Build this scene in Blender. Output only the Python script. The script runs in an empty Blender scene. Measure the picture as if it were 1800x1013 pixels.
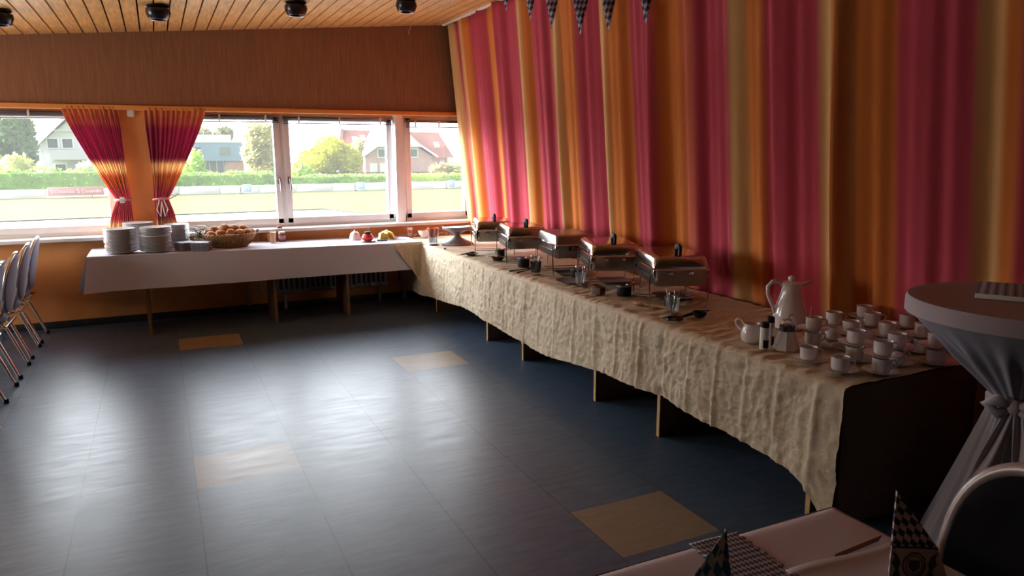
import bpy, bmesh, math, random
from mathutils import Vector, Matrix, noise
R = math.radians
PI = math.pi
S = bpy.context.scene
COL = S.collection
# ------------------------------------------------------------------ camera, sky, exposure
cam_d = bpy.data.cameras.new('camera')
cam_d.sensor_width = 36.0
cam_d.lens = 1290.0 / 1800.0 * 36.0
cam_d.clip_end = 600
cam = bpy.data.objects.new('camera', cam_d)
COL.objects.link(cam)
yaw, pitch, roll = R(25.56), R(10.5), R(-0.18)
fw = Vector((math.sin(yaw) * math.cos(pitch), math.cos(yaw) * math.cos(pitch), -math.sin(pitch)))
rt = Vector((math.cos(yaw), -math.sin(yaw), 0))
up = rt.cross(fw)
rt2 = rt * math.cos(roll) + up * math.sin(roll)
up2 = up * math.cos(roll) - rt * math.sin(roll)
m = Matrix.Identity(4)
for i in range(3):
    m[i][0], m[i][1], m[i][2] = rt2[i], up2[i], -fw[i]
m.translation = Vector((0, 0, 1.7))
cam.matrix_world = m
S.camera = cam
S.view_settings.view_transform = 'Standard'
S.view_settings.look = 'None'
S.view_settings.exposure = 0.45
S.view_settings.gamma = 1.0
S.view_settings.use_curve_mapping = False
S.cycles.use_denoising = True
S.cycles.max_bounces = 10
S.cycles.diffuse_bounces = 6
S.cycles.transparent_max_bounces = 16
S.cycles.sample_clamp_indirect = 6.0
S.cycles.caustics_reflective = False
S.cycles.caustics_refractive = False

SKY_BASE = 1.1
SKY_LOBES = [((-0.91, 0.38, 0.28), 15.0, 200.0), ((0.20, 0.93, 0.36), 4.0, 10.0)]   # veiled sun low in the west, bright cloud over the lawn
W = bpy.data.worlds.new('overcast_sky')
S.world = W
W.use_nodes = True
wn = W.node_tree.nodes
wl = W.node_tree.links
bg = wn['Background']
tc = wn.new('ShaderNodeTexCoord')
acc = None
for dv_, pw_, st_ in SKY_LOBES:
    d_ = wn.new('ShaderNodeVectorMath'); d_.operation = 'DOT_PRODUCT'
    wl.new(tc.outputs['Generated'], d_.inputs[0]); d_.inputs[1].default_value = Vector(dv_).normalized()
    m_ = wn.new('ShaderNodeMath'); m_.operation = 'MAXIMUM'; m_.inputs[1].default_value = 0.0; wl.new(d_.outputs['Value'], m_.inputs[0])
    p_ = wn.new('ShaderNodeMath'); p_.operation = 'POWER'; p_.inputs[1].default_value = pw_; wl.new(m_.outputs[0], p_.inputs[0])
    a_ = wn.new('ShaderNodeMath'); a_.operation = 'MULTIPLY_ADD'; a_.inputs[1].default_value = st_
    wl.new(p_.outputs[0], a_.inputs[0])
    if acc is None: a_.inputs[2].default_value = SKY_BASE
    else: wl.new(acc, a_.inputs[2])
    acc = a_.outputs[0]
bg.inputs[0].default_value = (0.89, 0.945, 1.0, 1)
wl.new(acc, bg.inputs[1])

DW = 8.32      # window wall, room side
# added fill light before the solid west wall, out of frame; no window opens there
ld_ = bpy.data.lights.new('added_west_fill', 'AREA'); ld_.shape = 'RECTANGLE'; ld_.size = 1.2; ld_.size_y = 2.0; ld_.energy = 72; ld_.color = (1.0, 0.95, 0.88)
lo_ = bpy.data.objects.new('added_west_fill', ld_); COL.objects.link(lo_); lo_.location = (-4.27, 6.6, 1.5); lo_.rotation_euler = (0, R(-90), 0)

# ------------------------------------------------------------------ helpers
class MB:
    def __init__(s):
        s.bm = bmesh.new(); s.mi = 0
    def f(s, vs):
        try:
            q = s.bm.faces.new(vs); q.material_index = s.mi; return q
        except ValueError:
            return None
    def box(s, c, d, bev=0.0, rot=None):
        t = bmesh.new()
        bmesh.ops.create_cube(t, size=1.0)
        for v in t.verts:
            v.co = Vector((v.co.x * d[0], v.co.y * d[1], v.co.z * d[2]))
        if bev > 0:
            bmesh.ops.bevel(t, geom=list(t.edges), offset=min(bev, min(d) * 0.45), segments=2, profile=0.5, affect='EDGES')
        M = Matrix.Translation(Vector(c)) @ (rot.to_4x4() if rot else Matrix.Identity(4))
        s.add(t, M); t.free()
    def add(s, t, M=None):
        mp = {}
        for v in t.verts:
            mp[v] = s.bm.verts.new((M @ v.co) if M else v.co)
        for q in t.faces:
            s.f([mp[v] for v in q.verts])
    def lathe(s, prof, seg=32, c=(0, 0, 0), M=None, wob=None):
        rings = []
        for r, z in prof:
            if r < 1e-5:
                p = Vector((0, 0, z))
                rings.append([s.bm.verts.new((M @ p if M else p) + Vector(c))])
            else:
                L = []
                for k in range(seg):
                    a = 2 * PI * k / seg
                    rr = r * (wob(a, z) if wob else 1)
                    p = Vector((rr * math.cos(a), rr * math.sin(a), z))
                    L.append(s.bm.verts.new((M @ p if M else p) + Vector(c)))
                rings.append(L)
        for a, b in zip(rings[:-1], rings[1:]):
            if len(a) == 1 and len(b) == 1: continue
            for k in range(seg):
                k2 = (k + 1) % seg
                if len(a) == 1: s.f([a[0], b[k2], b[k]])
                elif len(b) == 1: s.f([a[k], a[k2], b[0]])
                else: s.f([a[k], a[k2], b[k2], b[k]])
    def tube(s, pts, r, seg=8, closed=False, caps=True):
        pts = [Vector(p) for p in pts]
        n = len(pts)
        rr = r if isinstance(r, (list, tuple)) else [r] * n
        rings = []
        prev = None
        for i, p in enumerate(pts):
            if closed: t = pts[(i + 1) % n] - pts[i - 1]
            else: t = pts[min(i + 1, n - 1)] - pts[max(i - 1, 0)]
            t.normalize()
            if prev is None:
                a = Vector((0, 0, 1)) if abs(t.z) < 0.9 else Vector((1, 0, 0))
                u = t.cross(a).normalized()
            else:
                u = (prev - t * prev.dot(t))
                u = u.normalized() if u.length > 1e-6 else t.orthogonal().normalized()
            prev = u
            w = t.cross(u)
            rings.append([s.bm.verts.new(p + (u * math.cos(2 * PI * k / seg) + w * math.sin(2 * PI * k / seg)) * rr[i]) for k in range(seg)])
        m_ = n if closed else n - 1
        for i in range(m_):
            a, b = rings[i], rings[(i + 1) % n]
            for k in range(seg):
                s.f([a[k], a[(k + 1) % seg], b[(k + 1) % seg], b[k]])
        if caps and not closed:
            s.f(rings[0][::-1]); s.f(rings[-1])
    def grid(s, fn, nu, nv):
        V = [[s.bm.verts.new(fn(i / nu, j / nv)) for j in range(nv + 1)] for i in range(nu + 1)]
        for i in range(nu):
            for j in range(nv):
                s.f([V[i][j], V[i + 1][j], V[i + 1][j + 1], V[i][j + 1]])
        return V
    def poly(s, pts):
        return s.f([s.bm.verts.new(p) for p in pts])
    def prism(s, pts, d):
        d = Vector(d)
        a = [s.bm.verts.new(Vector(p)) for p in pts]
        b = [s.bm.verts.new(Vector(p) + d) for p in pts]
        n = len(a)
        s.f(a[::-1]); s.f(b)
        for k in range(n):
            s.f([a[k], a[(k + 1) % n], b[(k + 1) % n], b[k]])
    def ball(s, c, r, sub=2, sc=(1, 1, 1), ns=0.0, M=None):
        t = bmesh.new()
        bmesh.ops.create_icosphere(t, subdivisions=sub, radius=1.0)
        for v in t.verts:
            k = 1 + ns * noise.noise(v.co * 2.1 + Vector(c) * 7)
            v.co = Vector((v.co.x * sc[0], v.co.y * sc[1], v.co.z * sc[2])) * r * k
        s.add(t, Matrix.Translation(Vector(c)) @ (M.to_4x4() if M else Matrix.Identity(4)))
        t.free()

def props(o, label=None, cat=None, group=None, kind=None):
    if label: o['label'] = label
    if cat: o['category'] = cat
    if group: o['group'] = group
    if kind: o['kind'] = kind
    return o
def obj(name, mb, mats, parent=None, loc=(0, 0, 0), rz=0.0, label=None, cat=None, group=None, kind=None, ang=38, solid=0.0, rot=None):
    me = bpy.data.meshes.new(name)
    bmesh.ops.recalc_face_normals(mb.bm, faces=list(mb.bm.faces))
    mb.bm.to_mesh(me); mb.bm.free()
    for q in (mats if isinstance(mats, (list, tuple)) else [mats]):
        me.materials.append(q)
    if ang:
        me.shade_smooth()
        me.set_sharp_from_angle(angle=R(ang))
    o = bpy.data.objects.new(name, me)
    COL.objects.link(o)
    o.location = loc
    o.rotation_euler = rot if rot else (0, 0, rz)
    if parent: o.parent = parent
    if solid:
        q = o.modifiers.new('thickness', 'SOLIDIFY'); q.thickness = solid; q.offset = 0
    return props(o, label, cat, group, kind)
def thing(name, label, cat, loc=(0, 0, 0), rz=0.0, group=None, kind=None):
    o = bpy.data.objects.new(name, None)
    o.empty_display_size = 0.05
    COL.objects.link(o)
    o.location = loc; o.rotation_euler = (0, 0, rz)
    return props(o, label, cat, group, kind)
def dup(root, loc, rz=None, label=None, group=None):
    kids = [c for c in KIDS(root)]
    r = root.copy(); COL.objects.link(r); r.location = loc
    if rz is not None: r.rotation_euler = (0, 0, rz)
    if label: r['label'] = label
    if group: r['group'] = group
    for c in kids:
        d = c.copy(); COL.objects.link(d); d.parent = r
        for g in KIDS(c):
            e = g.copy(); COL.objects.link(e); e.parent = d
    return r
def KIDS(o):
    return [c for c in bpy.data.objects if c.parent == o]

def mat(name, col, rough=0.5, metal=0.0, spec=0.5, var=0.0, vscale=8.0, bump=0.0, bscale=60.0, transl=0.0, sheen=0.0, coat=0.0, stretch=None):
    M = bpy.data.materials.new(name)
    M.use_nodes = True
    n, l = M.node_tree.nodes, M.node_tree.links
    b = n['Principled BSDF']
    b.inputs['Base Color'].default_value = (*col, 1)
    b.inputs['Roughness'].default_value = rough
    b.inputs['Metallic'].default_value = metal
    b.inputs['Specular IOR Level'].default_value = spec
    if sheen: b.inputs['Sheen Weight'].default_value = sheen
    if coat: b.inputs['Coat Weight'].default_value = coat
    t = n.new('ShaderNodeTexCoord')
    src = t.outputs['Object']
    if stretch:
        mp = n.new('ShaderNodeMapping'); mp.inputs['Scale'].default_value = stretch
        l.new(src, mp.inputs[0]); src = mp.outputs[0]
    if var:
        x = n.new('ShaderNodeTexNoise'); x.inputs['Scale'].default_value = vscale; x.inputs['Detail'].default_value = 5
        l.new(src, x.inputs['Vector'])
        r = n.new('ShaderNodeValToRGB')
        r.color_ramp.elements[0].position = 0.3; r.color_ramp.elements[1].position = 0.7
        r.color_ramp.elements[0].color = (*[c * (1 - var) for c in col], 1)
        r.color_ramp.elements[1].color = (*[min(1, c * (1 + var)) for c in col], 1)
        l.new(x.outputs[0], r.inputs[0]); l.new(r.outputs[0], b.inputs['Base Color'])
    if bump:
        x = n.new('ShaderNodeTexNoise'); x.inputs['Scale'].default_value = bscale; x.inputs['Detail'].default_value = 6
        l.new(src, x.inputs['Vector'])
        u = n.new('ShaderNodeBump'); u.inputs['Strength'].default_value = bump; u.inputs['Distance'].default_value = 0.01
        l.new(x.outputs[0], u.inputs['Height']); l.new(u.outputs[0], b.inputs['Normal'])
    if transl:
        tr = n.new('ShaderNodeBsdfTranslucent'); mx = n.new('ShaderNodeMixShader'); mx.inputs[0].default_value = transl
        s_ = b.inputs['Base Color']
        if s_.is_linked: l.new(s_.links[0].from_socket, tr.inputs[0])
        else: tr.inputs[0].default_value = (*col, 1)
        l.new(b.outputs[0], mx.inputs[1]); l.new(tr.outputs[0], mx.inputs[2])
        l.new(mx.outputs[0], n['Material Output'].inputs[0])
    return M
def glassy(name, tint=(0.95, 0.97, 0.97), refl=0.08, veil=0.0, rough=0.02):
    M = bpy.data.materials.new(name); M.use_nodes = True
    n, l = M.node_tree.nodes, M.node_tree.links
    n.remove(n['Principled BSDF'])
    tr = n.new('ShaderNodeBsdfTransparent'); tr.inputs[0].default_value = (*tint, 1)
    gl = n.new('ShaderNodeBsdfGlossy'); gl.inputs['Roughness'].default_value = rough
    mx = n.new('ShaderNodeMixShader')
    lw = n.new('ShaderNodeLayerWeight'); lw.inputs[0].default_value = 0.25
    mm = n.new('ShaderNodeMath'); mm.operation = 'MULTIPLY_ADD'; mm.inputs[1].default_value = 0.5; mm.inputs[2].default_value = refl
    l.new(lw.outputs['Fresnel'], mm.inputs[0]); l.new(mm.outputs[0], mx.inputs[0])
    l.new(tr.outputs[0], mx.inputs[1]); l.new(gl.outputs[0], mx.inputs[2])
    out = mx.outputs[0]
    if veil:
        tl = n.new('ShaderNodeBsdfTranslucent'); tl.inputs[0].default_value = (1, 1, 1, 1)
        m2 = n.new('ShaderNodeMixShader'); m2.inputs[0].default_value = veil
        l.new(out, m2.inputs[1]); l.new(tl.outputs[0], m2.inputs[2]); out = m2.outputs[0]
    l.new(out, n['Material Output'].inputs[0])
    return M
def lozenge(name, axes, w, h, ca, cb, rough=0.7, skew=0.0):
    """diamond check in object coordinates: AXES names the two axes it lies in, W and H the diamond's width and height"""
    M = bpy.data.materials.new(name); M.use_nodes = True
    n, l = M.node_tree.nodes, M.node_tree.links
    b = n['Principled BSDF']; b.inputs['Roughness'].default_value = rough
    t = n.new('ShaderNodeTexCoord'); sp = n.new('ShaderNodeSeparateXYZ'); l.new(t.outputs['Object'], sp.inputs[0])
    def mul(sock, k):
        q = n.new('ShaderNodeMath'); q.operation = 'MULTIPLY'; q.inputs[1].default_value = k; l.new(sock, q.inputs[0]); return q.outputs[0]
    def op(o, a, b_):
        q = n.new('ShaderNodeMath'); q.operation = o; l.new(a, q.inputs[0]); l.new(b_, q.inputs[1]); return q.outputs[0]
    u = mul(sp.outputs[axes[0]], 1 / w); v = mul(sp.outputs[axes[1]], 1 / h)
    if skew: u = op('ADD', u, mul(sp.outputs[axes[1]], skew / w))
    p, q = op('ADD', u, v), op('SUBTRACT', u, v)
    def par(s_):
        fl = n.new('ShaderNodeMath'); fl.operation = 'FLOOR'; l.new(s_, fl.inputs[0]); return fl.outputs[0]
    sm = op('ADD', par(p), par(q))
    md = n.new('ShaderNodeMath'); md.operation = 'PINGPONG'; md.inputs[1].default_value = 1.0; l.new(sm, md.inputs[0])
    mx = n.new('ShaderNodeMix'); mx.data_type = 'RGBA'
    mx.inputs[6].default_value = (*ca, 1); mx.inputs[7].default_value = (*cb, 1)
    l.new(md.outputs[0], mx.inputs[0]); l.new(mx.outputs[2], b.inputs['Base Color'])
    return M
def attr_mat(name, rough=0.85, transl=0.25, bump=0.15):
    M = mat(name, (0.5, 0.5, 0.5), rough, spec=0.2, bump=bump, bscale=220)
    n, l = M.node_tree.nodes, M.node_tree.links
    a = n.new('ShaderNodeAttribute'); a.attribute_name = 'dye'
    b = n['Principled BSDF']
    l.new(a.outputs['Color'], b.inputs['Base Color'])
    tr = n.new('ShaderNodeBsdfTranslucent'); l.new(a.outputs['Color'], tr.inputs[0])
    mx = n.new('ShaderNodeMixShader'); mx.inputs[0].default_value = transl
    l.new(b.outputs[0], mx.inputs[1]); l.new(tr.outputs[0], mx.inputs[2]); l.new(mx.outputs[0], n['Material Output'].inputs[0])
    return M
def dye(o, fn):
    me = o.data
    a = me.color_attributes.new('dye', 'FLOAT_COLOR', 'POINT')
    for i, v in enumerate(me.vertices):
        a.data[i].color = (*fn(v.co), 1)
def lerp(a, b, t): return tuple(x + (y - x) * t for x, y in zip(a, b))
def sstep(a, b, x):
    t = max(0, min(1, (x - a) / (b - a))); return t * t * (3 - 2 * t)
def txt(body, size, depth=0.002):
    cu = bpy.data.curves.new('t', 'FONT'); cu.body = body; cu.size = size; cu.extrude = depth; cu.align_x = 'CENTER'; cu.align_y = 'CENTER'
    o = bpy.data.objects.new('t', cu)
    COL.objects.link(o)
    bpy.context.view_layer.update()
    me = bpy.data.meshes.new_from_object(o.evaluated_get(bpy.context.evaluated_depsgraph_get()))
    t = bmesh.new(); t.from_mesh(me)
    bpy.data.objects.remove(o); bpy.data.curves.remove(cu); bpy.data.meshes.remove(me)
    return t
ORD = ['top', 'second', 'third', 'fourth', 'fifth', 'sixth', 'seventh', 'eighth', 'ninth', 'tenth', 'eleventh', 'twelfth', 'thirteenth', 'fourteenth', 'fifteenth',
       'sixteenth', 'seventeenth', 'eighteenth', 'nineteenth', 'twentieth', 'twenty-first', 'twenty-second', 'twenty-third']

# ------------------------------------------------------------------ materials
M_orange = mat('orange_wall_paint', (0.84, 0.36, 0.115), 0.75, var=0.06, vscale=3, bump=0.12, bscale=180)
M_panel = mat('brown_wood_panel', (0.27, 0.125, 0.062), 0.6, var=0.18, vscale=6, stretch=(14, 1, 0.6), bump=0.05)
M_batten = mat('orange_batten', (0.75, 0.30, 0.075), 0.6, var=0.05)
M_pine = mat('varnished_pine', (0.78, 0.43, 0.15), 0.42, var=0.22, vscale=5, stretch=(9, 0.9, 2), bump=0.04)
M_gap = mat('dark_gap', (0.02, 0.012, 0.008), 0.9)
M_white_frame = mat('white_window_frame', (0.84, 0.84, 0.86), 0.4)
M_sill = mat('white_sill', (0.78, 0.78, 0.77), 0.35)
M_black = mat('black_paint', (0.02, 0.019, 0.02), 0.5)
M_darkwall = mat('dark_wood_wall', (0.10, 0.05, 0.03), 0.7, var=0.15, stretch=(6, 6, 0.5))
M_glass = glassy('window_glass', (0.97, 0.98, 0.98), 0.02, veil=0.012)
M_clear = glassy('drinking_glass', (0.93, 0.95, 0.95), 0.10, veil=0.05)
M_cream = mat('cream_crushed_cloth', (0.68, 0.575, 0.425), 0.85, spec=0.2, var=0.08, vscale=30, bump=0.45, bscale=55, transl=0.06)
M_cloth = mat('white_tablecloth_fabric', (0.66, 0.66, 0.77), 0.8, spec=0.2, bump=0.1, bscale=300, transl=0.06)
M_pinkcloth = mat('pale_pink_cloth', (0.74, 0.62, 0.67), 0.8, spec=0.2, bump=0.15, bscale=300)
M_ply = mat('plywood_board', (0.66, 0.42, 0.18), 0.6, var=0.15, vscale=10, stretch=(1, 1, 8))
M_darkboard = mat('brown_laminate', (0.16, 0.085, 0.045), 0.5, var=0.1)
M_porc = mat('white_porcelain', (0.72, 0.68, 0.68), 0.18, spec=0.5, coat=0.3)
M_plate = mat('white_stoneware', (0.62, 0.60, 0.61), 0.25)
M_steel = mat('polished_steel', (0.62, 0.58, 0.56), 0.14, metal=1.0)
M_brushed = mat('brushed_steel', (0.34, 0.31, 0.30), 0.30, metal=1.0, var=0.06, vscale=60)
M_chrome = mat('chrome_tube', (0.72, 0.70, 0.68), 0.15, metal=1.0)
M_blackp = mat('black_plastic', (0.010, 0.010, 0.011), 0.6, spec=0.25)
M_gray = mat('grey_melamine', (0.20, 0.185, 0.19), 0.4)
M_bread = mat('bread_crust', (0.50, 0.215, 0.065), 0.65, var=0.35, vscale=14, bump=0.2, bscale=60)
M_wicker = mat('wicker', (0.40, 0.24, 0.10), 0.6, var=0.3, vscale=40)
M_wickerd = mat('dark_wicker', (0.16, 0.085, 0.035), 0.6, var=0.3, vscale=40)
M_red = mat('red_glaze', (0.62, 0.045, 0.035), 0.3)
M_jam = mat('red_jam', (0.33, 0.03, 0.06), 0.25)
M_juice = mat('orange_juice', (0.92, 0.48, 0.03), 0.3, transl=0.4)
M_marm = mat('orange_marmalade', (0.85, 0.30, 0.04), 0.3, transl=0.3)
M_paper = mat('white_paper_label', (0.8, 0.8, 0.78), 0.7)
M_yellow = mat('yellow_cheese', (0.80, 0.66, 0.18), 0.5, var=0.15)
M_green = mat('green_lid', (0.10, 0.35, 0.18), 0.4)
M_blue = mat('blue_print_paper', (0.12, 0.25, 0.50), 0.7)
M_lav = mat('lavender_pad', (0.20, 0.225, 0.33), 0.75, sheen=0.2, bump=0.08, bscale=400)
M_pad_shade = mat('shaded_pad', (0.006, 0.005, 0.006), 0.9, spec=0.1, bump=0.08, bscale=400)  # same chair pad in shade, the darkness put into its colour
M_wood_sp = mat('wooden_spoon', (0.42, 0.17, 0.06), 0.5)
M_sheer = mat('sheer_white_cover', (0.42, 0.41, 0.48), 0.7, spec=0.25, transl=0.18, bump=0.05, bscale=400)
M_tie = mat('white_tulle', (0.55, 0.50, 0.55), 0.7, transl=0.2)
M_radiator = mat('radiator_enamel', (0.50, 0.47, 0.47), 0.35)
M_flower = mat('white_petals', (0.8, 0.79, 0.76), 0.6, transl=0.2)
M_purple = mat('mauve_petals', (0.22, 0.18, 0.28), 0.6)
M_leafg = mat('leaf_green', (0.14, 0.26, 0.07), 0.6)

# ------------------------------------------------------------------ room shell
def ceil_z(x): return 2.864 + 0.0865 * x
# floor: blue-grey linoleum tiles with a few beige ones
def floor_mat():
    M = bpy.data.materials.new('linoleum_tiles'); M.use_nodes = True
    n, l = M.node_tree.nodes, M.node_tree.links
    b = n['Principled BSDF']
    t = n.new('ShaderNodeTexCoord'); sp = n.new('ShaderNodeSeparateXYZ'); l.new(t.outputs['Object'], sp.inputs[0])
    X, Y = sp.outputs[0], sp.outputs[1]
    def mth(o, a, b_=None, c=None):
        q = n.new('ShaderNodeMath'); q.operation = o
        for i, v in enumerate((a, b_, c)):
            if v is None: continue
            if isinstance(v, (int, float)): q.inputs[i].default_value = v
            else: l.new(v, q.inputs[i])
        return q.outputs[0]
    def rect(x0, x1, y0, y1):
        a = mth('MULTIPLY', mth('GREATER_THAN', X, x0), mth('LESS_THAN', X, x1))
        c = mth('MULTIPLY', mth('GREATER_THAN', Y, y0), mth('LESS_THAN', Y, y1))
        return mth('MULTIPLY', a, c)
    s, x0, ty = 0.5329, 0.0559, 0.4419
    rs = [rect(x0, x0 + s, 3.883, 4.325), rect(x0 + 3 * s, x0 + 4 * s, 2.38, 2.821), rect(x0 + 3 * s, x0 + 4 * s, 5.378, 5.82), rect(x0, x0 + s, 6.858, 7.30), rect(x0 - 3 * s, x0 - 2 * s, 4.95, 5.39)]
    mask = rs[0]
    for q in rs[1:]: mask = mth('MAXIMUM', mask, q)
    # seams: columns every s in x, rows with a different offset in each column
    u = mth('DIVIDE', mth('SUBTRACT', X, x0), s)
    fu = mth('ABSOLUTE', mth('SUBTRACT', mth('FRACT', mth('ADD', u, 0.5)), 0.5))
    lx = mth('LESS_THAN', fu, 0.0065)
    colid = mth('FLOOR', u)
    off = mth('MULTIPLY', mth('FRACT', mth('MULTIPLY', mth('SINE', mth('MULTIPLY', colid, 12.99)), 43.7)), ty)
    v = mth('DIVIDE', mth('ADD', Y, off), ty)
    fv = mth('ABSOLUTE', mth('SUBTRACT', mth('FRACT', mth('ADD', v, 0.5)), 0.5))
    ly = mth('MULTIPLY', mth('LESS_THAN', fv, 0.006), 0.3)
    lines = mth('MULTIPLY', mth('MAXIMUM', lx, ly), 0.65)
    # streaky marbling
    mp = n.new('ShaderNodeMapping'); mp.inputs['Scale'].default_value = (1.6, 9, 1); mp.inputs['Rotation'].default_value = (0, 0, R(4))
    l.new(t.outputs['Object'], mp.inputs[0])
    ns = n.new('ShaderNodeTexNoise'); ns.inputs['Scale'].default_value = 3.2; ns.inputs['Detail'].default_value = 8; ns.inputs['Roughness'].default_value = 0.65
    l.new(mp.outputs[0], ns.inputs['Vector'])
    r1 = n.new('ShaderNodeValToRGB'); l.new(ns.outputs[0], r1.inputs[0])
    r1.color_ramp.elements[0].position = 0.32; r1.color_ramp.elements[0].color = (0.044, 0.080, 0.142, 1)
    r1.color_ramp.elements[1].position = 0.72; r1.color_ramp.elements[1].color = (0.098, 0.146, 0.225, 1)
    r2 = n.new('ShaderNodeValToRGB'); l.new(ns.outputs[0], r2.inputs[0])
    r2.color_ramp.elements[0].position = 0.3; r2.color_ramp.elements[0].color = (0.23, 0.17, 0.115, 1)
    r2.color_ramp.elements[1].position = 0.7; r2.color_ramp.elements[1].color = (0.30, 0.23, 0.16, 1)
    mx = n.new('ShaderNodeMix'); mx.data_type = 'RGBA'
    l.new(mask, mx.inputs[0]); l.new(r1.outputs[0], mx.inputs[6]); l.new(r2.outputs[0], mx.inputs[7])
    m2 = n.new('ShaderNodeMix'); m2.data_type = 'RGBA'
    l.new(lines, m2.inputs[0]); l.new(mx.outputs[2], m2.inputs[6]); m2.inputs[7].default_value = (0.012, 0.012, 0.014, 1)
    l.new(m2.outputs[2], b.inputs['Base Color'])
    n2 = n.new('ShaderNodeTexNoise'); n2.inputs['Scale'].default_value = 2.2; n2.inputs['Detail'].default_value = 7; n2.inputs['Roughness'].default_value = 0.7
    l.new(mp.outputs[0], n2.inputs['Vector'])
    rr = n.new('ShaderNodeMapRange'); rr.inputs[1].default_value = 0.3; rr.inputs[2].default_value = 0.7; rr.inputs[3].default_value = 0.31; rr.inputs[4].default_value = 0.41
    l.new(n2.outputs[0], rr.inputs[0]); l.new(rr.outputs[0], b.inputs['Roughness'])
    b.inputs['Specular IOR Level'].default_value = 0.65
    bp = n.new('ShaderNodeBump'); bp.inputs['Strength'].default_value = 0.002; bp.inputs['Distance'].default_value = 0.01
    l.new(ns.outputs[0], bp.inputs['Height']); l.new(bp.outputs[0], b.inputs['Normal'])
    return M
q = MB(); q.box((-0.25, 2.6, -0.05), (8.5, 11.9, 0.1)); obj('floor', q, floor_mat(), kind='structure')

XR = 3.78
# window wall with openings
q = MB()
WB = DW + 0.30
def wall_piece(x0, x1, z0, z1, y0=DW, y1=WB): q.box(((x0 + x1) / 2, (y0 + y1) / 2, (z0 + z1) / 2), (x1 - x0, y1 - y0, z1 - z0))
SZ, TZ = 0.875, 2.15
wall_piece(-4.4, XR + 0.2, 0.0, SZ)
wall_piece(-4.4, XR + 0.2, TZ, 3.6)
wall_piece(-4.4, -1.75, SZ, TZ)
wall_piece(-0.335, -0.02, SZ, TZ)
wall_piece(3.5, XR + 0.2, SZ, TZ)
obj('wall_back', q, M_orange, kind='structure', ang=0)
q = MB(); q.box((-0.32, DW - 0.015, (TZ + 3.25) / 2), (7.9, 0.03, 3.25 - TZ)); obj('trim_1', q, M_panel, kind='structure', ang=0)
q = MB(); q.box((-0.32, DW - 0.035, TZ - 0.012), (7.9, 0.07, 0.045), 0.004); obj('trim_2', q, M_batten, kind='structure')
q = MB(); q.box((-0.32, DW - 0.012, 0.035), (7.9, 0.024, 0.07), 0.003); obj('baseboard_back', q, M_black, kind='structure')
# right wall behind the curtain, left wall, rear wall
q = MB(); q.box((XR + 0.1, 2.6, 1.7), (0.2, 11.7, 3.6)); obj('wall_right', q, M_darkwall, kind='structure', ang=0)
q = MB(); q.box((-4.4, 2.6, 1.3), (0.2, 11.7, 2.62)); obj('wall_left', q, M_darkwall, kind='structure', ang=0)
q = MB()
for y_ in (5.57, 6.6, 7.63): q.box((-4.28, y_, 1.5), (0.04, 0.07, 1.3), 0.004)
for z_ in (0.87, 2.13): q.box((-4.28, 6.6, z_), (0.04, 2.13, 0.06), 0.004)
obj('window_4', q, M_white_frame, kind='structure')  # made-up frame round the added fill light, unseen, on solid wall
q = MB(); q.box((-0.25, -3.25, 1.7), (8.5, 0.2, 3.6)); obj('wall_front', q, M_darkwall, kind='structure', ang=0)
# sloping plank ceiling: dark backing, boards with gaps
q = MB()
q.prism([(-4.5, -3.3, ceil_z(-4.5) + 0.025), (-4.5, DW + 0.1, ceil_z(-4.5) + 0.025), (XR + 0.2, DW + 0.1, ceil_z(XR + 0.2) + 0.025), (XR + 0.2, -3.3, ceil_z(XR + 0.2) + 0.025)], (0, 0, 0.15))
ceil = obj('ceiling', q, M_gap, kind='structure', ang=0)
q = MB()
x = -4.49; pw = 0.1205; ga = 0.013
random.seed(3)
while x < XR + 0.1:
    a, b_ = x + ga / 2, x + pw - ga / 2
    pts = [(a, 0, ceil_z(a)), (b_, 0, ceil_z(b_)), (b_, 0, ceil_z(b_) + 0.02), (a, 0, ceil_z(a) + 0.02)]
    y1 = DW - 0.03
    q.prism([(p[0], -3.2, p[2]) for p in pts], (0, y1 + 3.2, 0))
    x += pw
obj('ceiling_boards', q, M_pine, ceil, kind='structure', ang=0)

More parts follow.
